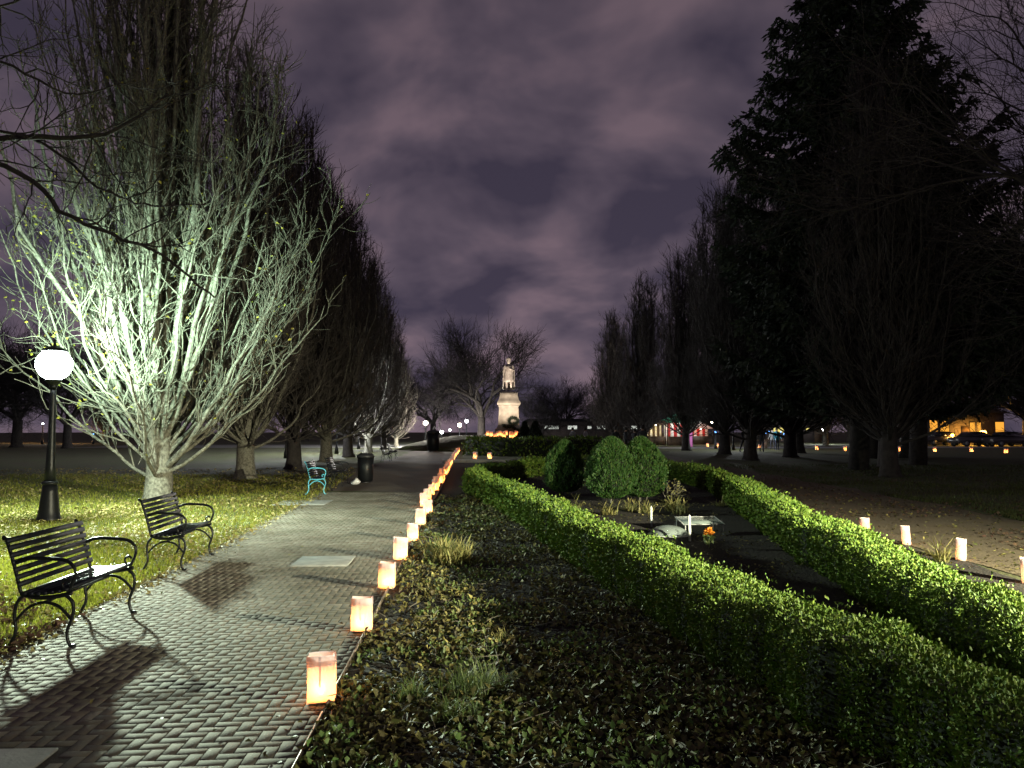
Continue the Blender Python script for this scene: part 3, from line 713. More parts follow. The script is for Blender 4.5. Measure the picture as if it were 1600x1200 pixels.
def hedge(name, pts, wdt, hgt, label, seed, leafm='leaf_hedge', dens=8000, l0=.025, bulge=.10, cell=.36, dref=6.5):
    r = np.random.default_rng(seed)
    C_ = catmull(pts); seg = np.linalg.norm(np.diff(C_, axis=0), axis=1); S_ = np.concatenate([[0], np.cumsum(seg)]); Lt = S_[-1]
    def cen(s): return np.stack([np.interp(s, S_, C_[:, 0]), np.interp(s, S_, C_[:, 1])], 1)
    def nor(s):
        e_ = cen(np.minimum(s + .15, Lt)) - cen(np.maximum(s - .15, 0)); e_ /= np.linalg.norm(e_, axis=1, keepdims=True) + 1e-9
        return np.stack([e_[:, 1], -e_[:, 0]], 1), e_
    jit = r.normal(0, .06, 400)
    def prof(s, u):
        """u 0..1 round the section, side-top-side; returns offset, z, outward normal (n, z)"""
        per = 2 * hgt + wdt; a = u * per
        wv = .035 * np.sin(s * 1.7 + seed) + .025 * np.sin(s * 4.1)
        ci = (s / cell).astype(int) % 400
        fr = (s / cell) % 1.0; 
        def sj(x): i_ = np.floor(x).astype(int); f_ = x - i_; f_ = f_ * f_ * (3 - 2 * f_); return jit[i_ % 400] * (1 - f_) + jit[(i_ + 1) % 400] * f_
        bl = bulge * np.sqrt(np.maximum(0, 1 - (2 * fr - 1) ** 2)) - bulge * .5 + sj(s / cell + 3.5) * .5
        hw = wdt / 2 + bl; hh = hgt + bl * .25 + wv * .7 + sj(s / cell + 60) * .3
        left = a < hgt; right = a > hgt + wdt
        off = np.where(left, -1.0, np.where(right, 1.0, (a - hgt) / wdt * 2 - 1))
        zt = np.where(left, a / hgt, np.where(right, (per - a) / hgt, 1.0))
        # round the shoulders
        rnd = np.where(left | right, np.clip((zt - .72) / .28, 0, 1) ** 2 * .22, 0.0)
        und = np.where(left | right, np.clip((.3 - zt) / .3, 0, 1) * .14, 0.0)
        offr = off * (1 - rnd - und)
        zz = np.where(left | right, zt * (1 - .06), 1 - .10 * np.abs(off) ** 3)
        return offr * hw, zz * hh, np.where(left, -1.0, np.where(right, 1.0, off * .4)), np.where(left | right, .25 + rnd, 1.0)
    # core
    K = MB(); ns = max(int(Lt / .10), 8); us = np.linspace(0, 1, 19); s = np.linspace(0, Lt, ns)
    V = []
    for u in us:
        off, z, _, _ = prof(s, np.full(ns, u)); c = cen(s); nn, _e = nor(s)
        V.append(np.stack([c[:, 0] + nn[:, 0] * off * .70, c[:, 1] + nn[:, 1] * off * .70, np.maximum(z - .085, 0.0)], 1))
    V = np.stack(V, 1).reshape(-1, 3); m = len(us)
    q = np.array([[i * m + j, (i + 1) * m + j, (i + 1) * m + j + 1, i * m + j + 1] for i in range(ns - 1) for j in range(m - 1)])
    K.add(V, [q, np.arange(m)[::-1], (ns - 1) * m + np.arange(m)])
    o = thing(name, label, 'hedge', (C_[0][0], C_[0][1], 0))
    loc = np.array([C_[0][0], C_[0][1], 0])
    K.v = [K.v[0] - loc.astype(np.float32)]
    K.build('branches', M['hedge_core'], o)
    # leaves, denser where nearer
    ss = np.linspace(0, Lt, 400); dd = np.linalg.norm(cen(ss), axis=1); ls = l0 * np.maximum(1, dd / dref)
    dn = dens * (l0 / ls) ** 2 * (2 * hgt + wdt); cum = np.concatenate([[0], np.cumsum((dn[1:] + dn[:-1]) / 2 * np.diff(ss))])
    tot = int(cum[-1]); s = np.interp(r.random(tot) * cum[-1], cum, ss); u = r.random(tot)
    off, z, ox, oz = prof(s, u); nn, ee = nor(s); c = cen(s)
    ll = l0 * np.maximum(1, np.linalg.norm(c, axis=1) / dref)
    dep = -np.abs(r.normal(0, .035, tot)) + .012 + (r.random(tot) < .05) * r.random(tot) * .085
    NX = nn * ox[:, None]; Nv = np.stack([NX[:, 0], NX[:, 1], oz], 1); Nv /= np.linalg.norm(Nv, axis=1, keepdims=True)
    P = np.stack([c[:, 0] + nn[:, 0] * off, c[:, 1] + nn[:, 1] * off, np.maximum(z, .02)], 1) + Nv * dep[:, None] - loc
    # rounded ends
    D = Nv * .9 + r.normal(0, .75, (tot, 3)); D[:, 2] += .25
    W = MB(); W.leaves(P, D, r.normal(0, 1, (tot, 3)), ll * (.7 + .5 * r.random(tot)), ll * .62, .35)
    fo = W.build('foliage', M[leafm], o); fo['kind'] = 'stuff'
    return o

hedge('box_hedge', [(2.25, 2.3), (2.09, 3.15), (1.92, 3.87), (1.66, 5.0), (1.51, 6.1), (1.25, 7.55), (.82, 9.9), (.28, 13.6), (-.40, 17.2), (-.85, 19.4), (-.98, 21.3), (-.60, 23.6), (.3, 26), (1.5, 29)], .44, .50,
      'long clipped green hedge curving from the right foreground to beside the row of lanterns', 61)
hedge('box_hedge', [(2.95, 3.4), (3.07, 4.64), (3.22, 5.95), (3.54, 7.8), (3.84, 10.3), (4.4, 13.8), (5.0, 17.6), (5.35, 21), (5.35, 25), (4.6, 29)], .42, .50,
      'clipped green hedge along the right dirt path with white paper lanterns beyond it', 62, dens=7000)
hedge('box_hedge', [(-2.75, 50), (0, 47.5), (3.2, 47.5), (5.6, 50)], 1.1, 1.05, 'dark tall clipped hedge in front of the statue mound', 63, dens=2500, l0=.03, cell=1.2, bulge=.08)
hedge('box_hedge', [(.6, 31), (1.6, 33), (3.5, 34)], .5, .4, 'short low green hedge strip before the dark monument hedge', 64, dens=3500, cell=.5)

def shrub(px, py, wd, ht, label, seed):
    p = G(px, py); r = np.random.default_rng(seed)
    o = thing('round_shrub', label, 'shrub', p, group='egg-shaped evergreen shrubs in the bed')
    n = 14000
    ph = r.random(3) * 6
    def rad(t): return np.sin(np.clip(t, 0, 1) ** .68 * PI) ** .56
    t = r.random(n) ** .85; a = r.random(n) * 2 * PI
    lump = 1 + .10 * np.sin(a * 4 + t * 9 + ph[0]) + .08 * np.sin(a * 9 - t * 17 + ph[1]) + .05 * np.sin(a * 17 + t * 31 + ph[2]) + .05 * r.normal(0, 1, n) + (r.random(n) < .04) * .12
    rr = wd / 2 * rad(t) * lump
    P = np.stack([rr * np.cos(a), rr * np.sin(a), .10 + (ht - .1) * t], 1)
    Nv = np.stack([np.cos(a), np.sin(a), .5 + t], 1)
    W = MB(); W.leaves(P, Nv + r.normal(0, .5, (n, 3)) + np.array([0, 0, .8]), r.normal(0, 1, (n, 3)), .055 * (.6 + .7 * r.random(n)), .022, .3)
    W.build('foliage', M['leaf_thuja'], o)
    K = MB(); tt = np.linspace(.02, .98, 12); K.lathe([(max(wd / 2 * float(rad(x)) * .84, .01), .12 + (ht - .14) * x) for x in tt], seg=16)
    K.build('branches', M['hedge_core'], o)
    S = MB()
    for i in range(4):
        x, y = r.normal(0, .05, 2); S.tube([(x, y, -.02), (x * 2, y * 2, .25)], [.02, .015], 5)
    S.build('stem', M['bark'], o)
shrub(882, 776, .84, 1.33, 'single egg-shaped green shrub standing apart on the left', 71)
shrub(956, 786, .98, 1.42, 'left one of the touching pair of egg-shaped green shrubs', 72)
shrub(1002, 784, 1.02, 1.42, 'right one of the touching pair of egg-shaped green shrubs', 73)
shrub(938, 745, .75, 1.1, 'smaller green shrub half hidden behind the touching pair', 74)

# little bare shrub, markers, cloches, flower
o = thing('bare_shrub', 'tiny branching shrub with a few pale leaves right of the round shrubs', 'shrub', G(1046, 786))
T, W = MB(), MB(); r = np.random.default_rng(81); tp = []
for i in range(9):
    a = r.random() * 6.28; P = grow(r, np.zeros(3), np.array([math.cos(a) * .8, math.sin(a) * .8, 1.0]), .42 + .15 * r.random(), 6, .15, .02); T.tube(P, np.linspace(.014, .006, 7), 5)
    for j in range(4):
        X = grow(r, P[3 + j % 3], P[4] - P[2] + r.normal(0, .06, 3), .2, 4, .2, 0); T.tube(X, [.006, .005, .004, .004, .003], 3); tp += [X[-1], X[-2], X[2]]
tp = np.array(tp); n = len(tp)
W.leaves(tp, r.normal(0, 1, (n, 3)), r.normal(0, 1, (n, 3)), .06, .035, .3)
T.build('stem', M['bark'], o); W.build('foliage', M['dry'], o)
def stake(px, py, top, label, w_=.03):
    p = G(px, py); b = MB(); b.box((0, 0, top / 2 - .02), (w_, .008, top)); b.add([(-w_ / 2, -.004, top - .02), (w_ / 2, -.004, top - .02), (0, 0, top + .01), (-w_ / 2, .004, top - .02), (w_ / 2, .004, top - .02)], [[0, 1, 2], [3, 2, 4], [0, 2, 3], [1, 4, 2]])
    tag(b.build('plant_marker', M['white_stake'], loc=p), label, 'plant marker', 'white plant markers in the bed')
stake(1018, 823, .34, 'slim white marker stake between the perennials and the glass cloche')
stake(1078, 846, .38, 'white marker stake at the corner of the tilted glass frame', .035)
M['glass'] = mat('cloche_glass', (0.75, 0.9, 0.85), 0.12, spec=0.9)
M['glass'].node_tree.nodes['Principled BSDF'].inputs['Transmission Weight'].default_value = 0.75
# dome cloche
o = thing('garden_cloche', 'low clear domed cloche lying on the dark soil behind the hedge', 'cloche', G(1045, 836))
b = MB(); prof = [(.30 * math.cos(t), .15 * math.sin(t)) for t in np.linspace(0, PI / 2 - .05, 8)]; b.lathe(prof, seg=20)
b.build('dome', M['glass'], o, smooth=True); MB().lathe([(.29, 0), (.315, 0), (.315, .015), (.29, .015)], seg=20).build('base_ring', M['white_stake'], o)
M['stake_dim'] = mat('grey_metal_edge', (0.3, 0.31, 0.3), 0.6)
o = thing('glass_frame', 'tilted flat glass frame with a pale metal edge beside the dark soil', 'cold frame', G(1092, 836), .1)
b = MB()
MB().box((.1, .25, .19), (.62, .44, .006), rx=R(9)).build('glass_panel', M['glass'], o)
b.box((.1, .03, .155), (.66, .012, .012)).box((.1, .46, .225), (.66, .012, .012)).box((-.22, .245, .19), (.012, .44, .012), rx=R(9)).box((.42, .245, .19), (.012, .44, .012), rx=R(9)); b.build('frame', M['stake_dim'], o)
for sx_ in (-.2, .4):
    MB().box((sx_, .03, .075), (.014, .014, .15)).build('leg', M['stake_dim'], o); MB().box((sx_, .46, .11), (.014, .014, .22)).build('leg', M['stake_dim'], o)
p = G(1108, 856)
o = thing('orange_flower', 'single orange bloom low in the bed just behind the hedge', 'flower', p)
r = np.random.default_rng(83); n = 70; th = r.random(n) * 6.28; el = r.random(n) * 1.3
D = np.stack([np.cos(th) * np.cos(el), np.sin(th) * np.cos(el), np.sin(el)], 1)
W = MB(); W.leaves(np.tile([0, 0, .2], (n, 1)) + r.normal(0, .015, (n, 3)), D, r.normal(0, 1, (n, 3)), .075, .04, .3); W.build('bloom', M['orange_petal'], o)
W = MB(); W.leaves(np.stack([r.normal(0, .04, 24), r.normal(0, .04, 24), .05 + .12 * r.random(24)], 1), D[:24], r.normal(0, 1, (24, 3)), .08, .04, .3); W.tube([(0, 0, 0), (.01, 0, .2)], [.006, .005], 5); W.build('stem', M['weed'], o)
b = MB(); r = np.random.default_rng(84)
b.lathe([(.02, 0), (.55, .02), (.7, .12), (.55, .28), (.25, .34), (.02, .35)], seg=14)
b.v[0] = b.v[0] + r.normal(0, .05, b.v[0].shape).astype(np.float32)
tag(b.build('boulder', M['stone'], loc=(5.9, 27.2, 0)), 'pale flat boulder at the far end of the right hedge', 'rock')

# ------------------------------------------------------------------ paper bag lanterns
def bag_mesh(seed):
    r = random.Random(seed); b = MB(); hw, hd, ht, fz = .078, .05, .262, .205
    jx, jy = r.uniform(-.006, .006), r.uniform(-.006, .006)
    def ring(z, s=1.0):
        g_ = .010 * (z / ht)                       # gusset folds in towards the top
        px_ = [(-hw, -hd), (-hw * .33, -hd - .003 * math.sin(z * 40 + seed)), (hw * .33, -hd), (hw, -hd), (hw - g_ - .003, 0), (hw, hd), (0, hd), (-hw, hd), (-hw + g_ + .003, 0)]
        return [(x * s + jx * z / ht + r.uniform(-.0018, .0018), y * s + jy * z / ht + r.uniform(-.0018, .0018), z + (r.uniform(-.003, .003) if z > .24 else 0)) for x, y in px_]
    zs = [0.0, .04, .09, .15, fz, ht]; V = []
    for z in zs: V += ring(z)
    m = 9; q = [[i * m + j, i * m + (j + 1) % m, (i + 1) * m + (j + 1) % m, (i + 1) * m + j] for i in range(len(zs) - 1) for j in range(m)]
    b.add(V, [np.array(q), np.arange(m)[::-1]], 0)
    c = MB(); V = ring(fz - .002, 1.03) + ring(ht + .002, 1.03)
    c.add(V, [np.array([[j, (j + 1) % m, m + (j + 1) % m, m + j] for j in range(m)])], 0)
    # glued seam of double paper
    s_ = MB(); x0 = -.012 + r.uniform(-.01, .01)
    s_.add([(x0, -hd - .006, .09), (x0 + .014, -hd - .006, .09), (x0 + .013 + jx, -hd - .005 + jy, ht - .004), (x0 + jx, -hd - .005 + jy, ht - .004)], [[0, 1, 2, 3]])
    return b.mesh('bag_paper', M['paper']), c.mesh('bag_cuff', M['paper_fold']), s_.mesh('bag_seam', M['paper_fold'])
BM = [bag_mesh(i) for i in range(4)]
cb = MB(); cb.lathe([(.019, .012), (.02, .034), (.018, .036)], seg=12); CAND = cb.mesh('candle', M['wax'], True)
fb = MB(); fb.lathe([(.001, .036), (.005, .042), (.0055, .048), (.003, .058), (.0006, .068)], seg=8); FLAME = fb.mesh('flame', M['flame'], True)
sb = MB(); sb.box((0, 0, .009), (.138, .088, .014)); SAND = sb.mesh('sand', M['sand'])
CL = bpy.data.lights.new('candle_light', 'POINT'); CL.energy = 3.6; CL.color = CANDLE; CL.shadow_soft_size = .006
CL2 = bpy.data.lights.new('candle_light', 'POINT'); CL2.energy = 4.5; CL2.color = CANDLE; CL2.shadow_soft_size = .02
rb_ = random.Random(12)
def bag(loc, rz, label, group, near=True, s=1.0, lit=None):
    o = thing('paper_lantern', label, 'paper lantern', loc, rz, group); o.scale = (s, s, s * rb_.uniform(.92, 1.04)); o.rotation_euler = (rb_.uniform(-.06, .06), rb_.uniform(-.05, .05), rz)
    ms = BM[rb_.randrange(4)]
    p = link('paper_bag', ms[0], o); 
    link('cuff', ms[1], p)
    if near:
        link('seam', ms[2], p); link('sand', SAND, o); c = link('candle', CAND, o, (rb_.uniform(-.015, .015), rb_.uniform(-.01, .01), 0)); link('flame', FLAME, c)
        l = link('candle_light', lit or CL, c, (0, 0, .085))
    else:
        c = link('candle', CAND, o); link('flame', FLAME, c); link('candle_light', lit or CL2, o, (0, 0, .09))
    return o
GB = 'paper bag lanterns along the brick path edge'
near_px = [(503, 1100), (565, 989), (604, 921), (625, 877), (645, 847), (657, 822), (668, 804)]
ds = [G(*p).y for p in near_px]
ys_ = list(ds); y = ds[-1]
while y < 62: y += 1.45; ys_.append(y)
for i, y in enumerate(ys_):
    x = G(*near_px[i]).x if i < 7 else edgeL(y) - .12 + rb_.uniform(-.05, .05)
    if i == 9: lb = 'bluish white unlit-looking paper bag, tenth from the camera in the path-edge row'
    else: lb = '%s from the camera in the long row of glowing paper bags along the brick path' % ordw(i).capitalize()
    bag((x, y, .018 if y < 20 else .01), math.atan2(x, y) * -.6 + rb_.uniform(-.22, .22), lb, GB, y < 16, 1.0 + rb_.uniform(-.04, .04) if y < 20 else 1.1)
for i, (px, py) in enumerate([(742, 722), (765, 722)]):
    p = G(px, py); bag((p.x, p.y, .16 if i else .16), rb_.uniform(-.3, .3), ['glowing paper bag on the low kerb right after the long row bends', 'glowing paper bag on the low kerb farthest right beside the hedge'][i], 'paper bag lanterns on the kerb', False, 1.3)
RB = [(1353, 838, 'white paper bag mostly hidden behind the right hedge top'), (1417, 852, 'middle white paper bag standing on the dirt path beyond the right hedge'), (1502, 876, 'nearest complete white paper bag on the dirt path by the right hedge'), (1606, 912, 'white paper bag cut by the right edge on the dirt path')]
CL3 = bpy.data.lights.new('candle_light', 'POINT'); CL3.energy = .9; CL3.color = CANDLE; CL3.shadow_soft_size = .006
for px, py, lb in RB:
    p = G(px, py); bag((p.x, p.y, .008), .95 + rb_.uniform(-.1, .1), lb, 'paper bag lanterns along the dirt path', True, 1.0, CL3)
RF = [(1106, 698), (1121, 698), (1187, 700), (1232, 701), (1276, 703), (1321, 704), (1407, 705), (1461, 706), (1518, 706), (1572, 708)]
rlab = ['left one of two small lit bags side by side beyond the stout trunk', 'right one of two small lit bags side by side beyond the stout trunk', 'small lit bag at the feet of the people in dark coats', 'small lit bag on the far lawn below the blue lights', 'small lit bag right of the one below the blue lights', 'small lit bag just left of the thick pale trunk', 'small lit bag just right of the thick pale trunk', 'small lit bag below the amber lit house', 'small lit bag left of the parked cars under the amber lamp', 'small lit bag at the far right below the last parked car']
for (px, py), lb in zip(RF, rlab):
    p = G(px, py); bag((p.x, p.y, 0), rb_.uniform(-.3, .3), lb, 'far paper bag lanterns across the right lawn', False, 1.35)

# ------------------------------------------------------------------ benches
def bench_proto():
    Lb = 1.22
    o = thing('park_bench', 'x', 'bench')
    hl = Lb / 2
    # x forward (towards the path), y along
    S = MB()
    for i in range(7): S.box((.02 + i * .062, 0, .405 - .012 * math.sin(i / 6 * PI) + (.004 * i)), (.048, Lb, .022), rx=0)
    sv = S.build('seat', M['slat'], o)
    B_ = MB()
    for i in range(7):
        z = .47 + i * .053; x = -.03 - i * .020
        # slats tilted back: rotate about y
        hx, hz_ = .009, .019; ta = R(20)
        v = []
        for yy in (-hl, hl):
            for (a, c_) in ((-hx, -hz_), (hx, -hz_), (hx, hz_), (-hx, hz_)):
                v.append((x + a * math.cos(ta) - c_ * math.sin(ta), yy, z + a * math.sin(ta) + c_ * math.cos(ta)))
        B_.add(v, [[0, 1, 2, 3], [7, 6, 5, 4], [0, 4, 5, 1], [1, 5, 6, 2], [2, 6, 7, 3], [3, 7, 4, 0]])
    B_.build('backrest', M['slat'], o)
    for s_ in (-1, 1):
        y = s_ * (hl - .035)
        fr = MB()
        fr.tube(catmull([(-.18, y, .80), (-.15, y, .74), (-.085, y, .58), (-.03, y, .42), (.0, y, .385)]), .017, 6)
        fr.tube(catmull([(-.02, y, .395), (.12, y, .37), (.28, y, .375), (.44, y, .40)]), .016, 6)
        fr.tube(catmull([(-.18, y, .80), (-.205, y, .815), (-.2, y, .79)]), .012, 6)
        f = fr.build('end_frame', M['iron'], o, True)
        ar = MB()
        ar.tube(catmull([(-.10, y, .62), (0.02, y, .655), (.18, y, .655), (.36, y, .64), (.44, y, .60), (.465, y, .54), (.44, y, .47), (.41, y, .42)]), .015, 6)
        ar.tube(catmull([(.41, y, .42), (.36, y, .44), (.35, y, .48), (.39, y, .50), (.42, y, .48)]), .011, 6)
        ar.build('armrest', M['iron'], o, True)
        lg = MB(); lg.tube(catmull([(.38, y, .39), (.45, y, .33), (.455, y, .24), (.41, y, .13), (.42, y, .05), (.46, y, .0)]), .016, 6)
        lg.lathe([(.028, 0), (.028, .018), (.018, .03)], (.465, y, 0), 8); lg.build('leg', M['iron'], o, True)
        lg = MB(); lg.tube(catmull([(.0, y, .39), (-.06, y, .33), (-.075, y, .24), (-.06, y, .13), (-.10, y, .05), (-.15, y, .0)]), .016, 6)
        lg.lathe([(.028, 0), (.028, .018), (.018, .03)], (-.15, y, 0), 8); lg.build('leg', M['iron'], o, True)
        ac = MB(); ac.tube(catmull([(-.07, y, .2), (.05, y, .30), (.19, y, .335), (.33, y, .30), (.45, y, .2)]), .012, 6)
        ac.build('brace', M['iron'], o, True)
    st = MB(); st.tube([(.19, -hl + .03, .335), (.19, hl - .03, .335)], .011, 6); st.build('stretcher', M['iron'], o)
    return o
bench = bench_proto()
bench['group'] = 'black slatted park benches'
bench.scale = (.78, .92, 1); bench.location = (-3.62, 6.29, 0.0); bench.rotation_euler = (0, 0, R(3.5)); bench['label'] = 'nearest black slatted bench with scroll armrests, at the left edge by the brick path'
dup(bench, (-4.13, 9.4, 0), R(5.5), (.78, .94, 1), 'second black slatted bench, beyond the nearest one, beside the lit tree')
b3 = dup(bench, (-5.05, 19.9, 0), R(5), (.78, 1, 1), 'dark bench whose near armrest and leg have pale blue lamp light painted on, at the brick path end')
b3y = [c for c in kids(b3) if c.name.split('.')[0] in ('armrest', 'leg', 'brace', 'end_frame')]
for c in b3y:
    v = c.data.vertices[0].co
    if v.y < 0:
        c.data = c.data.copy(); c.data.materials[0] = M['lamp_tint_iron']
        if c.name.startswith('armrest'): c['label'] = 'pale blue armrest'
dup(bench, (-5.2, 22.6, 0), R(4), (.78, 1, 1), 'dark bench in shadow between the bench arm painted with lamp light and the litter bins')
dup(bench, (-6.6, 40, 0), R(4), (.78, 1, 1), 'far dark bench beyond the litter bins on the left side')
dup(bench, (-6.9, 44, 0), R(4), (.78, 1, 1), 'farthest dark bench on the left, just before the stone pillar bin')

def bin_proto():
    o = thing('litter_bin', 'x', 'litter bin')
    b = MB(); b.lathe([(.22, .05), (.27, .1), (.285, .5), (.29, .85)], seg=24, flute=.04); b.build('body', M['iron'], o)
    b = MB(); b.lathe([(.30, .85), (.315, .87), (.31, .93), (.18, .99), (.14, 1.0)], seg=24); b.build('lid', M['dark_paint'], o, True)
    b = MB(); b.lathe([(.20, 0), (.2, .05), (.15, .05)], seg=16); b.build('base', M['dark_paint'], o)
    return o
bn = bin_proto(); bn.scale = (.85, .85, .9); bn.location = (-4.45, 23.6, 0); bn['label'] = 'black round litter bin at the left side of the dark path after the shadowed bench'; bn['group'] = 'black litter bins'
dup(bn, (-5.9, 58, 0), 0, 1.6, 'tall dark bin silhouetted before the white globe lamps')
b = MB(); r = np.random.default_rng(5); b.lathe([(.02, 0), (.12, .02), (.13, .10), (.07, .16), (.02, .17)], seg=10); b.v[0] = b.v[0] + r.normal(0, .02, b.v[0].shape).astype(np.float32)
tag(b.build('rubbish_bag', M['sign_white'], loc=(-4.6, 22.9, 0)), 'crumpled pale bag lying between the shadowed bench and the litter bin', 'bag')

# ------------------------------------------------------------------ street lamps
def lamp_proto(hgt=2.72, glass='globe', big=1.0):
    o = thing('street_lamp', 'x', 'street lamp')
    b = MB(); b.lathe([(.20, 0), (.20, .06), (.175, .10), (.165, .20), (.15, .35), (.125, .52), (.115, .64)], seg=24, flute=.05); b.build('base', M['iron'], o)
    b = MB(); b.lathe([(.115, .64), (.135, .66), (.135, .69), (.10, .71)], seg=24); b.build('collar', M['iron'], o)
    top = hgt - .32
    b = MB(); b.lathe([(.098, .70), (.080, .95), (.062, 1.4), (.05, top - .2), (.046, top - .06)], seg=20, flute=.08); b.build('shaft', M['iron'], o)
    b = MB(); b.lathe([(.046, top - .06), (.075, top - .05), (.06, top - .02), (.085, top + .02), (.13, top + .07), (.135, top + .09), (.12, top + .10)], seg=20); b.build('lamp_holder', M['iron'], o)
    b = MB(); b.lathe([(.12, top + .10), (.22, top + .17), (.285, top + .30), (.285, top + .44), (.20, top + .575), (.12, top + .59)], seg=24); b.build('globe', M[glass], o, True)  # oversized, the lamp's glare is built into the globe's width
    b = MB(); b.lathe([(.13, top + .595), (.21, top + .588), (.215, top + .60), (.20, top + .63), (.10, top + .67), (.03, top + .70), (.018, top + .76), (.028, top + .79), (.001, top + .82)], seg=16); b.build('cap', M['iron'], o, True)  # flared wide as a hood, shaped to cut light going upward
    return o
lamp = lamp_proto(); lamp['label'] = 'black fluted street lamp with a dazzling white globe in front of the lit tree'; lamp['group'] = 'black fluted street lamps'
LP = G(76, 815); lamp.location = LP
dup(lamp, (8.9, 1.5, 0), 0, None, 'black fluted street lamp beside the dirt path just outside the right edge')
LL1 = Vector((LP.x, LP.y, 2.72))
point('lamp_light', (0, 0, 2.72), 1300, COOL, .14, lamp)
spot('lamp_down_spread', LL1, (LL1.x + .25, LL1.y + .3, 0), 2600, COOL, 138, .8, .12)
spot('lamp_back_spread', LL1, (-8.3, 17.9, 4.9), 6000, (.62, 1.0, .76), 100, 1.0, .12)
spot('lamp_spread', (LL1.x, LL1.y, LL1.z), (-4.9, 4.7, 0.6), 17500, COOL, 58, 1.0, .12)
spot('lamp_path_spread', LL1, (-3.2, 12.6, 0), 3200, COOL, 78, 1.0, .12)
for o_ in list(bpy.data.objects):
    if o_.name in ('lamp_spread', 'lamp_back_spread', 'lamp_down_spread', 'lamp_path_spread'): o_.location = (0, 0, 2.72); o_.parent = lamp
l2 = [o_ for o_ in bpy.data.objects if o_.name == 'street_lamp.001'][0]
point('lamp_light', (0, 0, 2.72), 1500, WARM2, .14, l2)
spot('lamp_side_spread', (8.9, 1.5, 2.72), (5.8, 5.8, 0), 30000, WARM2, 80, 1.0, .12)
for o_ in list(bpy.data.objects):
    if o_.name == 'lamp_side_spread': o_.location = (0, 0, 2.72); o_.parent = l2

def far_lamp(px, py, dist, glass, power, col, label, s=1.0):
    p = at(px, py, dist); hh = p.z
    o = thing('globe_lamp', label, 'street lamp', (p.x, dist, 0), 0, 'far globe lamps')
    g_ = .26 * s
    b = MB(); b.lathe([(.14, 0), (.13, .3), (.07, .5), (.05, hh - g_ - .1), (.09, hh - g_)], seg=12); b.build('post', M['iron'], o)
    b = MB(); b.lathe([(.06, hh - g_)] + [(g_ * math.cos(t), hh + g_ * math.sin(t)) for t in np.linspace(-1.2, 1.2, 9)] + [(.05, hh + g_ * .9)], seg=16); b.build('globe', M[glass], o, True)
    b = MB(); b.lathe([(g_ * .5, hh + g_ * .9), (g_ * 1.15, hh + g_ * .85), (g_ * .6, hh + g_ + .03), (.05, hh + g_ + .08), (.01, hh + g_ + .14)], seg=10); b.build('cap', M['iron'], o)  # wide hood added to hold the lamp's light off the tree crowns
    if power: point('lamp_light', (0, 0, hh), power, col, g_ * .8, o)
    return o
W_ = (.92, .97, 1.0)
far_lamp(665, 661, 72, 'globe_warm', 4500, (1, .93, .8), 'bright warm-white globe lamp just right of the farthest left-row trees', 0.80)
far_lamp(718, 664, 80, 'globe_warm', 1500, (1, .93, .8), 'warm-white globe lamp nearest to the statue, lower of two', 0.76)
far_lamp(729, 658, 96, 'globe_far', 1500, W_, 'white globe lamp just above right of the warm lamp by the statue', 0.76)
far_lamp(703, 672, 92, 'globe_far', 900, W_, 'small white globe lamp left of the warm pair near the statue', 0.50)
far_lamp(690, 675, 78, 'globe_far', 600, W_, 'low white globe lamp between the bright one and the pair', 0.60)
far_lamp(449, 604, 44, 'globe_far', 1500, W_, 'high white lamp seen through the twigs right of the lit tree', 0.50)
far_lamp(527, 628, 52, 'globe_far', 4200, W_, 'white lamp glimmering behind the third row tree trunk', 0.55)
far_lamp(561, 652, 66, 'globe_far', 1600, W_, 'small white lamp behind the fourth row tree trunk', 0.50)
far_lamp(1063, 652, 84, 'globe_far', 600, W_, 'small white lamp above the striped market tent', 0.45)
far_lamp(1145, 640, 62, 'globe_far', 1260, W_, 'white lamp beside the stout dark trunk right of the stalls', 0.55)
far_lamp(1286, 671, 88, 'globe_far', 900, W_, 'white lamp low between the right lawn trunks near blue lights', 0.60)
far_lamp(1536, 677, 82, 'globe_amber', 1800, (1, .48, .08), 'glaring amber lamp above the parked cars at the far right', 1.31)
far_lamp(1523, 683, 80, 'globe_amber', 0, None, 'second amber lamp touching the glare at the far right', 1.01)
far_lamp(67, 662, 88, 'globe_far', 180, W_, 'faint pale lamp far behind the street lamp post', 0.35)
far_lamp(30, 675, 96, 'globe_amber', 360, (1, .5, .2), 'dim orange lamp near the left edge far behind the lawn', 0.45)
far_lamp(108, 678, 92, 'globe_amber', 360, (1, .5, .2), 'dim orange lamp right of the street lamp post far off', 0.45)
far_lamp(286, 679, 70, 'blue_light', 180, (.2, .4, 1), 'small blue lamp seen behind the lit tree low branches', 0.45)
far_lamp(146, 678, 90, 'blue_light', 0, None, 'tiny blue lamp far off between street lamp and lit tree', 0.25)
far_lamp(1403, 682, 90, 'globe_amber', 60, (1, .5, .12), 'small amber lamp right of the thick pale trunk', .55)
far_lamp(1420, 675, 95, 'globe_warm', 0, None, 'small pale lamp between the dark trunks left of the lit house', .5)
far_lamp(1488, 680, 79, 'globe_amber', 80, (1, .5, .12), 'small amber lamp between the lit house and the glaring lamp', .6)
far_lamp(1498, 672, 90, 'globe_amber', 60, (1, .5, .12), 'tiny high amber lamp left of the glaring one', .5)
far_lamp(1203, 652, 90, 'globe_far', 40, W_, 'tiny white lamp above the people on the far lawn', .45)
far_lamp(1250, 668, 96, 'globe_far', 40, W_, 'tiny white lamp above the string of blue lights', .45)
far_lamp(1112, 660, 92, 'globe_warm', 40, (1, .8, .5), 'tiny warm lamp above the low stall with red panels', .5)
far_lamp(1118, 675, 66, 'blue_light', 120, (.5, .6, 1), 'bluish lamp between the two dark trunks near the stalls', 0.30)

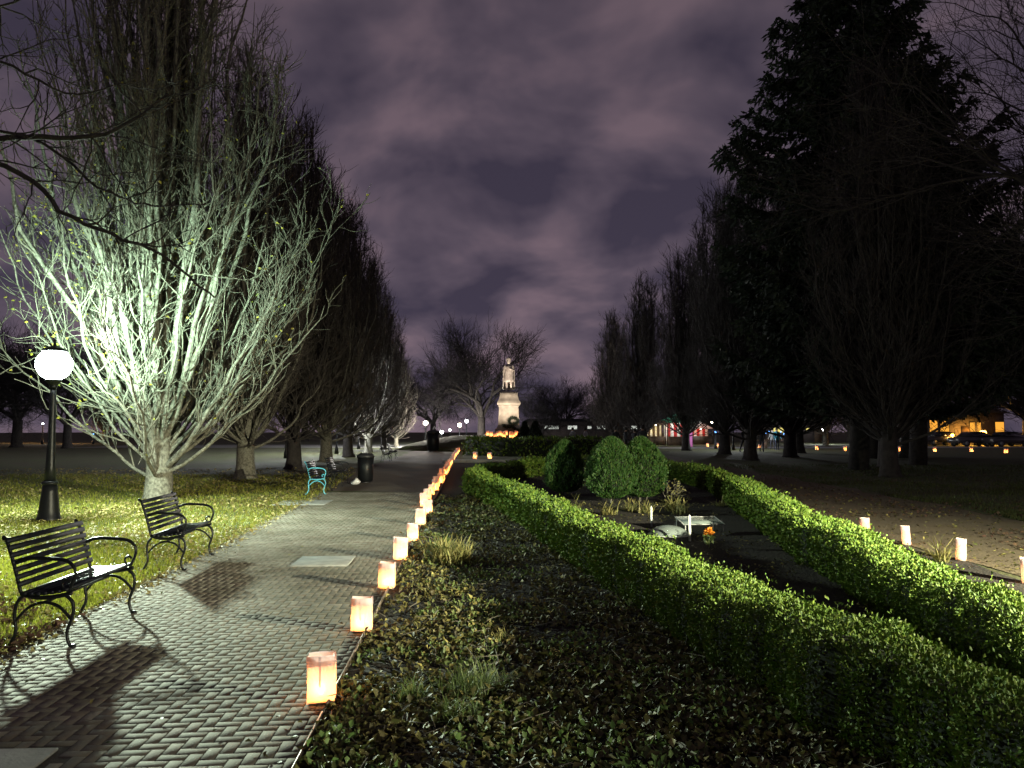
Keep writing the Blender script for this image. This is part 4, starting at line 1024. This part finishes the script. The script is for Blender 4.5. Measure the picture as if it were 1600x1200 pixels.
# ------------------------------------------------------------------ people
def person_mesh(seed, walk=0.0, coat=(0.02, 0.02, 0.025), legc=(0.02, 0.02, 0.03), arm=.15):
    r = random.Random(seed); me = bpy.data.meshes.new('person_skel')
    V = []; Rr = []; Ed = []
    def add(p, ra, par):
        V.append(p); Rr.append(ra); i = len(V) - 1
        if par is not None: Ed.append((par, i))
        return i
    s = walk
    pel = add((0, 0, .93), (.16, .12), None); wa = add((0, 0, 1.10), (.15, .11), pel); chs = add((0, .01, 1.32), (.18, .12), wa); sh = add((0, .01, 1.44), (.13, .09), chs)
    nk = add((0, .01, 1.52), (.055, .055), sh); hd = add((0, -.01, 1.60), (.078, .09), nk); tp = add((0, 0, 1.70), (.07, .085), hd)
    for k_ in (-1, 1):
        st = s * k_
        hp = add((.09 * k_, 0, .86), (.095, .10), pel); kn = add((.10 * k_, -.18 * st - .02, .50), (.062, .065), hp); an = add((.10 * k_, -.34 * st + .05 * abs(st), .09), (.042, .045), kn); to = add((.11 * k_, -.34 * st - .14, .04), (.042, .03), an)
        s1 = add((.19 * k_, .01, 1.41), (.062, .065), sh); el = add((.25 * k_, .02 + .15 * st, 1.13), (.046, .048), s1); wr = add((.26 * k_, -.10 + .22 * st - arm, .92), (.030, .030), el); ha = add((.26 * k_, -.15 + .24 * st - arm, .84), (.034, .020), wr)
        for f in range(5):
            add((.26 * k_ + (f - 2) * .014 * (1), -.17 + .24 * st - arm - (.0 if f else -.03), .765 + (.02 if f in (0, 4) else 0)), (.008, .008), ha)
    me.from_pydata(V, Ed, []); o = bpy.data.objects.new('person_skel', me); C.objects.link(o)
    sk = o.modifiers.new('skin', 'SKIN'); sb_ = o.modifiers.new('sub', 'SUBSURF'); sb_.levels = 1; sb_.render_levels = 1
    for i, (a, b_) in enumerate(Rr): me.skin_vertices[0].data[i].radius = (a, b_)
    me.skin_vertices[0].data[0].use_root = True
    dg = bpy.context.evaluated_depsgraph_get(); dg.update()
    m2 = bpy.data.meshes.new_from_object(o.evaluated_get(dg)); bpy.data.objects.remove(o)
    cm = mat('coat_cloth', coat, .8); lm = mat('trouser_cloth', legc, .8); sm = mat('skin', (.38, .24, .17), .6)
    m2.materials.clear()
    for x in (lm, cm, sm): m2.materials.append(x)
    for p in m2.polygons:
        z = p.center.z; x = abs(p.center.x)
        p.material_index = 2 if z > 1.52 or (x > .2 and z < .90) else (1 if z > .78 or x > .2 else 0)
        p.use_smooth = True
    return m2
hairm = mat('dark_hair', (.02, .015, .012), .7)
hb = MB(); hb.lathe([(.02, 1.80), (.07, 1.785), (.098, 1.73), (.10, 1.66), (.09, 1.60), (.07, 1.58)], seg=14); HAIR = hb.mesh('hair', hairm, True)
PM = [person_mesh(1, 0), person_mesh(2, .8), person_mesh(3, .4, (.35, .36, .38), (.05, .05, .07)), person_mesh(4, 0, (.03, .22, .32), (.03, .04, .08)), person_mesh(5, .6, (.05, .05, .06), (.05, .05, .09), .05)]
def person(px, dist, k_, rz, label, s=1.0):
    p = at(px, 690, dist); o = thing('person', label, 'person', (p.x, dist, 0), rz); o.scale = (s,) * 3
    b_ = link('body', PM[k_], o); link('hair', HAIR, b_, (0, .015, 0)); return o
person(962, 44, 0, .3, 'person in dark coat standing behind the round shrubs, leftmost of the group')
person(978, 43, 1, 1.2, 'person in dark clothes stepping sideways behind the round shrubs')
person(992, 45, 0, 2.5, 'person in dark coat, third of the group behind the shrubs', .95)
person(1004, 42, 4, 3.1, 'person in dark jacket closest to the yellow kiosk behind the shrubs', 1.05)
person(895, 56, 2, .4, 'person in a pale jacket walking far behind the hedge right of the statue')
person(915, 60, 2, 2.0, 'second pale-jacketed person right of the first, far behind the hedge')
person(1162, 56, 1, .5, 'person in dark clothes mid-stride right of the stout trunk')
person(1177, 58, 0, 1.5, 'person in dark coat at the centre of the group on the far lawn')
person(1190, 57, 4, 2.9, 'person in dark jacket above the small lit bag on the far lawn')
person(1214, 62, 3, .2, 'person in a turquoise jacket left of the blue lights')
person(1207, 64, 2, 3.3, 'person in a pale coat beside the turquoise jacket')
person(1236, 63, 4, 1.7, 'person in dark blue clothes right of the blue lights')
person(1347, 63, 1, 1.6, 'person walking behind the thick pale trunk toward the lit house', 1.0)
person(1403, 62, 2, 1.4, 'person in a pale jacket just right of the thick pale trunk')

# ------------------------------------------------------------------ statue, pedestal, mound
SD = 65.0; SX = at(795, 672, SD).x
b = MB(); b.lathe([(9.5, 0), (8.6, .35), (6.8, .8), (4.8, 1.1), (3.2, 1.2), (.1, 1.22)], (SX, SD + 1, 0), seg=40)
tag(b.build('mound', M['ground'], smooth=True), kind='structure')
ZB = 1.2
o = thing('stone_pedestal', 'pale floodlit stone pedestal with flared cornice and stepped base under the statue', 'pedestal', (SX, SD, ZB))
MB().lathe([(1.35, 0), (1.35, .22), (1.15, .22), (1.15, .5), (.98, .55), (.93, .8), (.90, .8)], sq=True, seg=4).build('base', M['pedestal'], o)
MB().lathe([(.88, .8), (.80, 2.35), (.86, 2.38), (.86, 2.46)], sq=True, seg=4).build('shaft', M['pedestal'], o)
MB().lathe([(.86, 2.462), (.98, 2.56), (.98, 2.66), (.84, 2.9), (.74, 3.25), (.74, 3.5)], sq=True, seg=4).build('cornice', M['pedestal'], o)
wr = thing('wreath', 'dark evergreen wreath hung low on the right of the pedestal front', 'wreath', (SX + .38, SD - .98, ZB + 1.15))
r = np.random.default_rng(6); n = 700; a = r.random(n) * 6.28; P = np.stack([.36 * np.cos(a), np.zeros(n), .26 * np.sin(a)], 1) + r.normal(0, .05, (n, 3))
W = MB(); W.leaves(P, r.normal(0, 1, (n, 3)), r.normal(0, 1, (n, 3)), .14, .06); W.build('foliage', M['needle'], wr)
gl = thing('garland', 'dark leafy garland draped over the pedestal base below the wreath', 'garland', (SX, SD - 1.2, ZB + .55))
n = 600; x = -.5 + 1.5 * r.random(n); P = np.stack([x, np.full(n, -.02), .12 - .25 * x + .08 * np.sin(x * 6)], 1) + r.normal(0, .05, (n, 3))
W = MB(); W.leaves(P, r.normal(0, 1, (n, 3)), r.normal(0, 1, (n, 3)), .14, .06); W.build('foliage', M['needle'], gl)
# figure
zt = ZB + 3.5
st = thing('statue', 'bronze statue of a standing cloaked man on the tall stone pedestal', 'statue', (SX, SD, zt))
def statue_body():
    me = bpy.data.meshes.new('skel'); V = []; Rr = []; Ed = []
    def add(p, ra, par):
        V.append(p); Rr.append(ra); i = len(V) - 1
        if par is not None: Ed.append((par, i))
        return i
    pel = add((0, 0, .95), (.18, .15), None); wa = add((0, 0, 1.12), (.16, .13), pel); chs = add((0, 0, 1.33), (.21, .15), wa); sh = add((0, 0, 1.46), (.15, .11), chs)
    nk = add((0, -.01, 1.55), (.06, .06), sh); hd = add((0, -.03, 1.68), (.12, .13), nk); add((0, -.02, 1.82), (.105, .12), hd)
    add((0, -.115, 1.61), (.02, .02), hd)
    for k_ in (-1, 1):
        hp = add((.10 * k_, 0, .86), (.11, .12), pel); kn = add((.12 * k_, -.05 * (k_ > 0), .48), (.075, .08), hp); an = add((.13 * k_, -.02, .10), (.05, .055), kn); add((.15 * k_, -.18, .05), (.05, .035), an)
    s1 = add((-.20, 0, 1.43), (.075, .08), sh); e1 = add((-.29, .0, 1.14), (.06, .06), s1); w1 = add((-.30, -.08, .88), (.04, .04), e1); h1 = add((-.30, -.12, .80), (.04, .025), w1)
    for f in range(5): add((-.30 + (f - 2) * .016, -.14, .71 + (.02 if f in (0, 4) else 0)), (.01, .01), h1)
    s2 = add((.20, 0, 1.43), (.075, .08), sh); e2 = add((.30, -.03, 1.16), (.06, .06), s2); w2 = add((.14, -.24, 1.24), (.04, .04), e2); h2 = add((.07, -.27, 1.27), (.04, .03), w2)
    for f in range(5): add((.0, -.29, 1.23 + f * .018), (.01, .01), h2)
    me.from_pydata(V, Ed, []); o = bpy.data.objects.new('skel', me); C.objects.link(o)
    o.modifiers.new('skin', 'SKIN'); sb_ = o.modifiers.new('sub', 'SUBSURF'); sb_.levels = 2; sb_.render_levels = 2
    for i, (a, b_) in enumerate(Rr): me.skin_vertices[0].data[i].radius = (a, b_)
    me.skin_vertices[0].data[0].use_root = True
    dg = bpy.context.evaluated_depsgraph_get(); dg.update(); m2 = bpy.data.meshes.new_from_object(o.evaluated_get(dg)); bpy.data.objects.remove(o)
    m2.materials.clear(); m2.materials.append(M['bronze'])
    for p in m2.polygons: p.use_smooth = True
    return m2
S_ = 1.5
bd = link('body', statue_body(), st, (0, 0, .12)); bd.scale = (S_, S_, S_)
b = MB(); b.box((0, 0, .06), (1.15, 1.0, .12)); b.build('plinth', M['bronze'], st)
# knee-length tunic
b = MB(); seg = 24; V = []
for t in np.linspace(0, 1, 8):
    z = 1.47 - t * .94; rr = .17 + .06 * min(1, t * 5) - .05 * math.sin(t * PI) + .03 * t
    for j in range(seg):
        a = j / seg * 2 * PI; k2 = 1 + .06 * math.sin(a * 9) * t; V.append((rr * 1.1 * k2 * math.cos(a) * S_, rr * .85 * k2 * math.sin(a) * S_, z * S_ + .12))
b.add(V, [np.array([[i * seg + j, i * seg + (j + 1) % seg, (i + 1) * seg + (j + 1) % seg, (i + 1) * seg + j] for i in range(7) for j in range(seg)])])
c_ = b.build('tunic', M['bronze'], st, True); sm_ = c_.modifiers.new('thick', 'SOLIDIFY'); sm_.thickness = .03
# long cloak open at the front
b = MB(); V = []; m = 30
for i_, t in enumerate(np.linspace(0, 1, 10)):
    z = 1.50 - t * 1.40 - .03 * (t == 0); rr = (.20, .285)[i_ > 0] + .02 * t
    for j in range(m):
        a = R(-14) + (R(208)) * j / (m - 1); k2 = 1 + .06 * math.sin(a * 11) * min(1, t * 2)
        V.append((rr * k2 * math.cos(a) * S_, rr * .8 * k2 * math.sin(a) * S_ + .06, z * S_ + .12))
b.add(V, [np.array([[i * m + j, i * m + j + 1, (i + 1) * m + j + 1, (i + 1) * m + j] for i in range(9) for j in range(m - 1)])])
c_ = b.build('cloak', M['bronze'], st, True); sm_ = c_.modifiers.new('thick', 'SOLIDIFY'); sm_.thickness = .05
b = MB(); b.lathe([(.001, 1.955), (.08, 1.94), (.13, 1.87), (.135, 1.78), (.11, 1.68), (.09, 1.6)], seg=14); hh_ = b.build('hair', M['bronze'], st, True, (0, .03, .12)); hh_.scale = (S_, S_, S_)
for i, (x, lab) in enumerate([(-2.6, 'small dark floodlight left of the pedestal aimed up at the statue'), (2.4, 'small dark floodlight right of the pedestal aimed up at the statue')]):
    f = thing('floodlight', lab, 'floodlight', (SX + x, SD - 5.5, 1.0), 0, 'floodlights on the statue mound')
    MB().box((0, 0, .12), (.22, .16, .18), rx=.6).build('housing', M['dark_paint'], f); MB().box((0, 0, .02), (.1, .1, .06)).build('bracket', M['dark_paint'], f)
    spot('flood_beam', (0, -.05, .28), (-x, 5.5, 4.7), 3600, (1.0, .84, .68), 58, .6, .05, f)
ms = [(762, 678), (768, 675), (774, 672), (781, 676), (777, 668), (788, 670), (791, 677), (798, 672), (803, 668), (806, 676), (812, 672), (815, 664), (818, 668), (785, 680), (798, 680)]
for i, (px, py) in enumerate(ms):
    y = SD - 2.6 - 1.6 * (i % 3) * .6; p = at(px, py, y)
    rr_ = math.hypot(p.x - SX, y - SD - 1); zz_ = float(np.interp(rr_, [0, 3.2, 4.8, 6.8, 8.6, 9.5], [1.22, 1.2, 1.1, .8, .35, 0]))
    bag((p.x, y, zz_ - .01), rb_.uniform(-.4, .4), '%s glowing paper bag from the left on the mound below the statue' % ordw(i).capitalize(), 'paper bag lanterns on the statue mound', False, 1.5)
for i, (px, d_) in enumerate([(820, 60), (836, 58)]):
    r = np.random.default_rng(90 + i); p = at(px, 690, d_); n = 1200; t = r.random(n); a = r.random(n) * 6.28
    P = np.stack([(1 - t) * .7 * np.cos(a), (1 - t) * .7 * np.sin(a), 1.6 * t + .05], 1)
    o = thing('cone_shrub', ['small dark cone-shaped shrub right beside the statue candles', 'second dark cone-shaped shrub, farther from the statue candles'][i], 'shrub', (p.x, d_, .55))
    W = MB(); W.leaves(P, np.stack([np.cos(a), np.sin(a), np.ones(n)], 1) + r.normal(0, .3, (n, 3)), r.normal(0, 1, (n, 3)), .2, .1); W.build('foliage', M['needle'], o)
    MB().lathe([(.55, .05), (.3, .8), (.03, 1.5)], seg=10).build('branches', M['hedge_core'], o)

# ------------------------------------------------------------------ far side: buildings, stalls, cars
def far_building(name, x0, x1, y, hgt, label, winm, wins, roofh=1.2, dep=8):
    o = thing(name, label, 'building', ((x0 + x1) / 2, y, 0)); w_ = x1 - x0
    MB().box((0, dep / 2, hgt / 2), (w_, dep, hgt)).build('wall', M['wall_far'], o)
    b = MB(); e_ = .4; b.add([(-w_ / 2 - e_, -e_, hgt), (w_ / 2 + e_, -e_, hgt), (w_ / 2 + e_, dep + e_, hgt), (-w_ / 2 - e_, dep + e_, hgt), (-w_ / 2 + .5, dep / 2, hgt + roofh), (w_ / 2 - .5, dep / 2, hgt + roofh)], [[0, 1, 5, 4], [2, 3, 4, 5], [1, 2, 5], [3, 0, 4], [3, 2, 1, 0]]); b.build('roof', M['roof_far'], o)
    for (wx, wz, ww, wh) in wins:
        f = MB().box((wx, -.03, wz), (ww + .16, .06, wh + .16)).build('window', M['dark_paint'], o)
        MB().box((wx, -.075, wz), (ww, .03, wh)).build('pane', M[winm], f)
    MB().box((w_ * .31, -.04, 1.0), (.9, .08, 2.0)).build('door', M['wood'], o)
    return o
far_building('long_building', 2, 20, 118, 2.9, 'long low building with a row of small white lit windows, right of the statue', 'win_white', [(-7.2, 2.0, 1.1, .5), (-5.0, 2.0, 2.2, .5), (-1.8, 2.0, 1.4, .55), (.8, 2.0, .6, .4), (2.6, 2.0, 1.3, .5), (7.6, 2.0, .9, .5)], .5)
far_building('lit_house', 43.5, 50.5, 84, 3.4, 'house with tall amber lit windows seen between the trunks at right', 'win_amber', [(-2.6, 1.6, .7, 1.6), (-1.3, 1.7, .8, 1.9), (-.1, 1.7, .9, 1.9), (2.9, 1.7, .5, 1.5)], 1.4)
far_building('lit_house', 53.5, 58.5, 92, 3.6, 'smaller house with amber windows left of the glaring amber lamp', 'win_amber', [(-1.8, 1.7, .4, 1.6), (-.6, 1.7, .5, 1.6), (1.9, 1.9, 1.0, 1.3)], 1.2)
if 0: far_building('lit_house', -66, -56, 104, 4.0, 'dark house with small orange windows at the far left', 'win_amber', [(-2.5, 1.5, .9, .6), (-.6, 1.5, .6, .6), (4.0, 1.5, .5, .5)])
far_building('long_building', 33, 41, 100, 3.2, 'low building with yellow lit windows behind the far lanterns', 'win_yellow', [(-2.6, 1.6, 1.6, .6), (-.4, 1.5, .8, .5), (1.2, 1.6, .5, .5)])

def stall(px, d_, w_, hgt, roofm, frontm, label, lightc, power, base=690):
    p = at(px, 690, d_); o = thing('market_stall', label, 'market stall', (p.x, d_, 0))
    b = MB()
    for sx_ in (-1, 1):
        for sy_ in (0, 1): b.box((sx_ * w_ / 2, sy_ * 2.0, hgt / 2), (.08, .08, hgt))
    b.build('pole', M['wood'], o)
    b = MB(); e_ = .25; b.add([(-w_ / 2 - e_, -e_, hgt), (w_ / 2 + e_, -e_, hgt), (w_ / 2 + e_, 2 + e_, hgt), (-w_ / 2 - e_, 2 + e_, hgt), (0, 1, hgt + .7), (-w_ / 2 - e_, -e_, hgt - .25), (w_ / 2 + e_, -e_, hgt - .25)], [[0, 1, 4], [1, 2, 4], [2, 3, 4], [3, 0, 4], [5, 6, 1, 0]]); b.build('roof', M[roofm], o)
    b = MB(); ns_ = 7
    for i in range(ns_): b.box((-w_ / 2 + (i + .5) * w_ / ns_, 2.0, hgt / 2), (w_ / ns_ - .01, .03, hgt - .1), mi=i % 2)
    b.build('back_panel', [M['tent_white'], M[frontm]], o)
    MB().box((0, 0, .5), (w_ - .2, .5, .9)).build('counter', M['wood'], o)
    l = MB().lathe([(.02, hgt - .1), (.09, hgt - .2), (.02, hgt - .32)], (0, .8, 0), 10).build('lamp', M['globe_warm'], o)
    point('stall_light', (0, .7, hgt - .45), power, lightc, .1, o)
    return o
stall(1027, 80, 1.7, 2.4, 'wood', 'wood', 'small wooden kiosk with yellow light right of the group of people', (1, .8, .3), 90)
stall(1062, 78, 2.4, 2.6, 'tent_green', 'tent_red', 'red and white striped market tent with a green roof', (1, .9, .85), 130)
stall(1098, 84, 2.2, 2.0, 'tent_white', 'tent_red', 'low stall with red panels between the two dark trunks', (1, .4, .25), 60)
p = at(1075, 690, 70); o = thing('banner', 'pink upright banner in front of the striped market tent', 'banner', (p.x, 70, 0))
MB().box((0, 0, .75), (.8, .03, 1.3)).build('cloth', M['pink'], o); MB().tube([(-.42, 0, 0), (-.42, 0, 1.5)], .02, 6).build('pole', M['dark_paint'], o)
p = at(1225, 690, 68); o = thing('display_table', 'long table with strings of blue and white lights where people gather', 'table', (p.x, 68, 0))
MB().box((0, 0, .74), (3.4, .8, .05)).build('tabletop', M['wood'], o)
for sx_ in (-1.6, 1.6):
    MB().box((sx_, 0, .36), (.06, .7, .71)).build('leg', M['wood'], o)
bl = thing('light_string', 'string of small blue lights hung above the far display table', 'string lights', (p.x, 67.6, 0))
b = MB(); b.tube(catmull([(-1.7, 0, 1.5), (-.8, 0, 1.3), (0, 0, 1.6), (.9, 0, 1.3), (1.8, 0, 1.5)]), .012, 5); b.build('cable', M['dark_paint'], bl)
b = MB()
for i in range(14): b.lathe([(.001, -.07), (.06, 0), (.001, .07)], (-1.7 + i * .26, 0, 1.35 + .12 * math.sin(i * 1.7)), 8)
b.build('bulb', M['blue_light'], bl)

def car_proto():
    o = thing('parked_car', 'x', 'car')
    paint = mat('dark_car_paint', (.06, .055, .06), .28, spec=.7); gl_ = mat('car_glass', (.01, .01, .012), .08, spec=.8)
    prof = [(-2.15, .35), (-2.2, .62), (-2.05, .85), (-1.2, .95), (1.45, .98), (2.1, .88), (2.2, .6), (2.15, .35)]
    b = MB(); V = []
    for y, s_ in ((-.86, .97), (-.8, 1.0), (.8, 1.0), (.86, .97)): V += [(x * s_, y, z if z > .4 else z) for x, z in prof]
    m = len(prof); b.add(V, [np.array([[i * m + j, i * m + (j + 1) % m, (i + 1) * m + (j + 1) % m, (i + 1) * m + j] for i in range(3) for j in range(m)]), np.arange(m)[::-1], 3 * m + np.arange(m)]); b.build('body', paint, o)
    pr = [(-1.25, .94), (-.65, 1.40), (.75, 1.44), (1.55, .97)]; b = MB(); V = []
    for y, s_ in ((-.76, 1.0), (-.60, .9), (.60, .9), (.76, 1.0)): V += [(x * (1 if k_ in (0, 3) else 1), (y if k_ in (0, 3) else y * .82), z) for k_, (x, z) in enumerate(pr)]
    b.add(V, [np.array([[i * 4 + j, i * 4 + (j + 1) % 4, (i + 1) * 4 + (j + 1) % 4, (i + 1) * 4 + j] for i in range(3) for j in range(4)]), [3, 2, 1, 0], [12, 13, 14, 15]]); b.build('cabin', gl_, o)
    MB().box((.05, 0, 1.44), (1.3, .96, .03)).build('roof', paint, o)
    for x in (-1.35, 1.35):
        for y in (-.82, .82):
            b = MB(); b.tube([(x, y - .1, .32), (x, y + .1, .32)], .32, 16); wv_ = b.build('wheel', M['dark_paint'], o)
            b = MB(); b.tube([(x, y - .11, .32), (x, y + .11, .32)], .19, 12); b.build('rim', M['stone'], wv_)
    for y in (-.6, .6): MB().box((-2.17, y, .68), (.06, .3, .14)).build('headlight', M['white_stake'], o); MB().box((2.17, y, .72), (.06, .3, .14)).build('tail_light', mat('tail_lamp', (.3, .01, .01), .3), o)
    return o
car = car_proto(); p = at(1520, 694, 76); car.location = (p.x, 76, 0); car.rotation_euler = (0, 0, .15); car['label'] = 'dark parked car directly under the glaring amber lamp'; car['group'] = 'cars parked at the far right'
for px, d_, lb in [(1468, 80, 'dark parked car in front of the amber lit house'), (1572, 75, 'dark parked car at the far right edge under the drooping twigs'), (1440, 86, 'dark parked car between the thick pale trunk and the lit house')]:
    p = at(px, 694, d_); dup(car, (p.x, d_, 0), .2, None, lb)
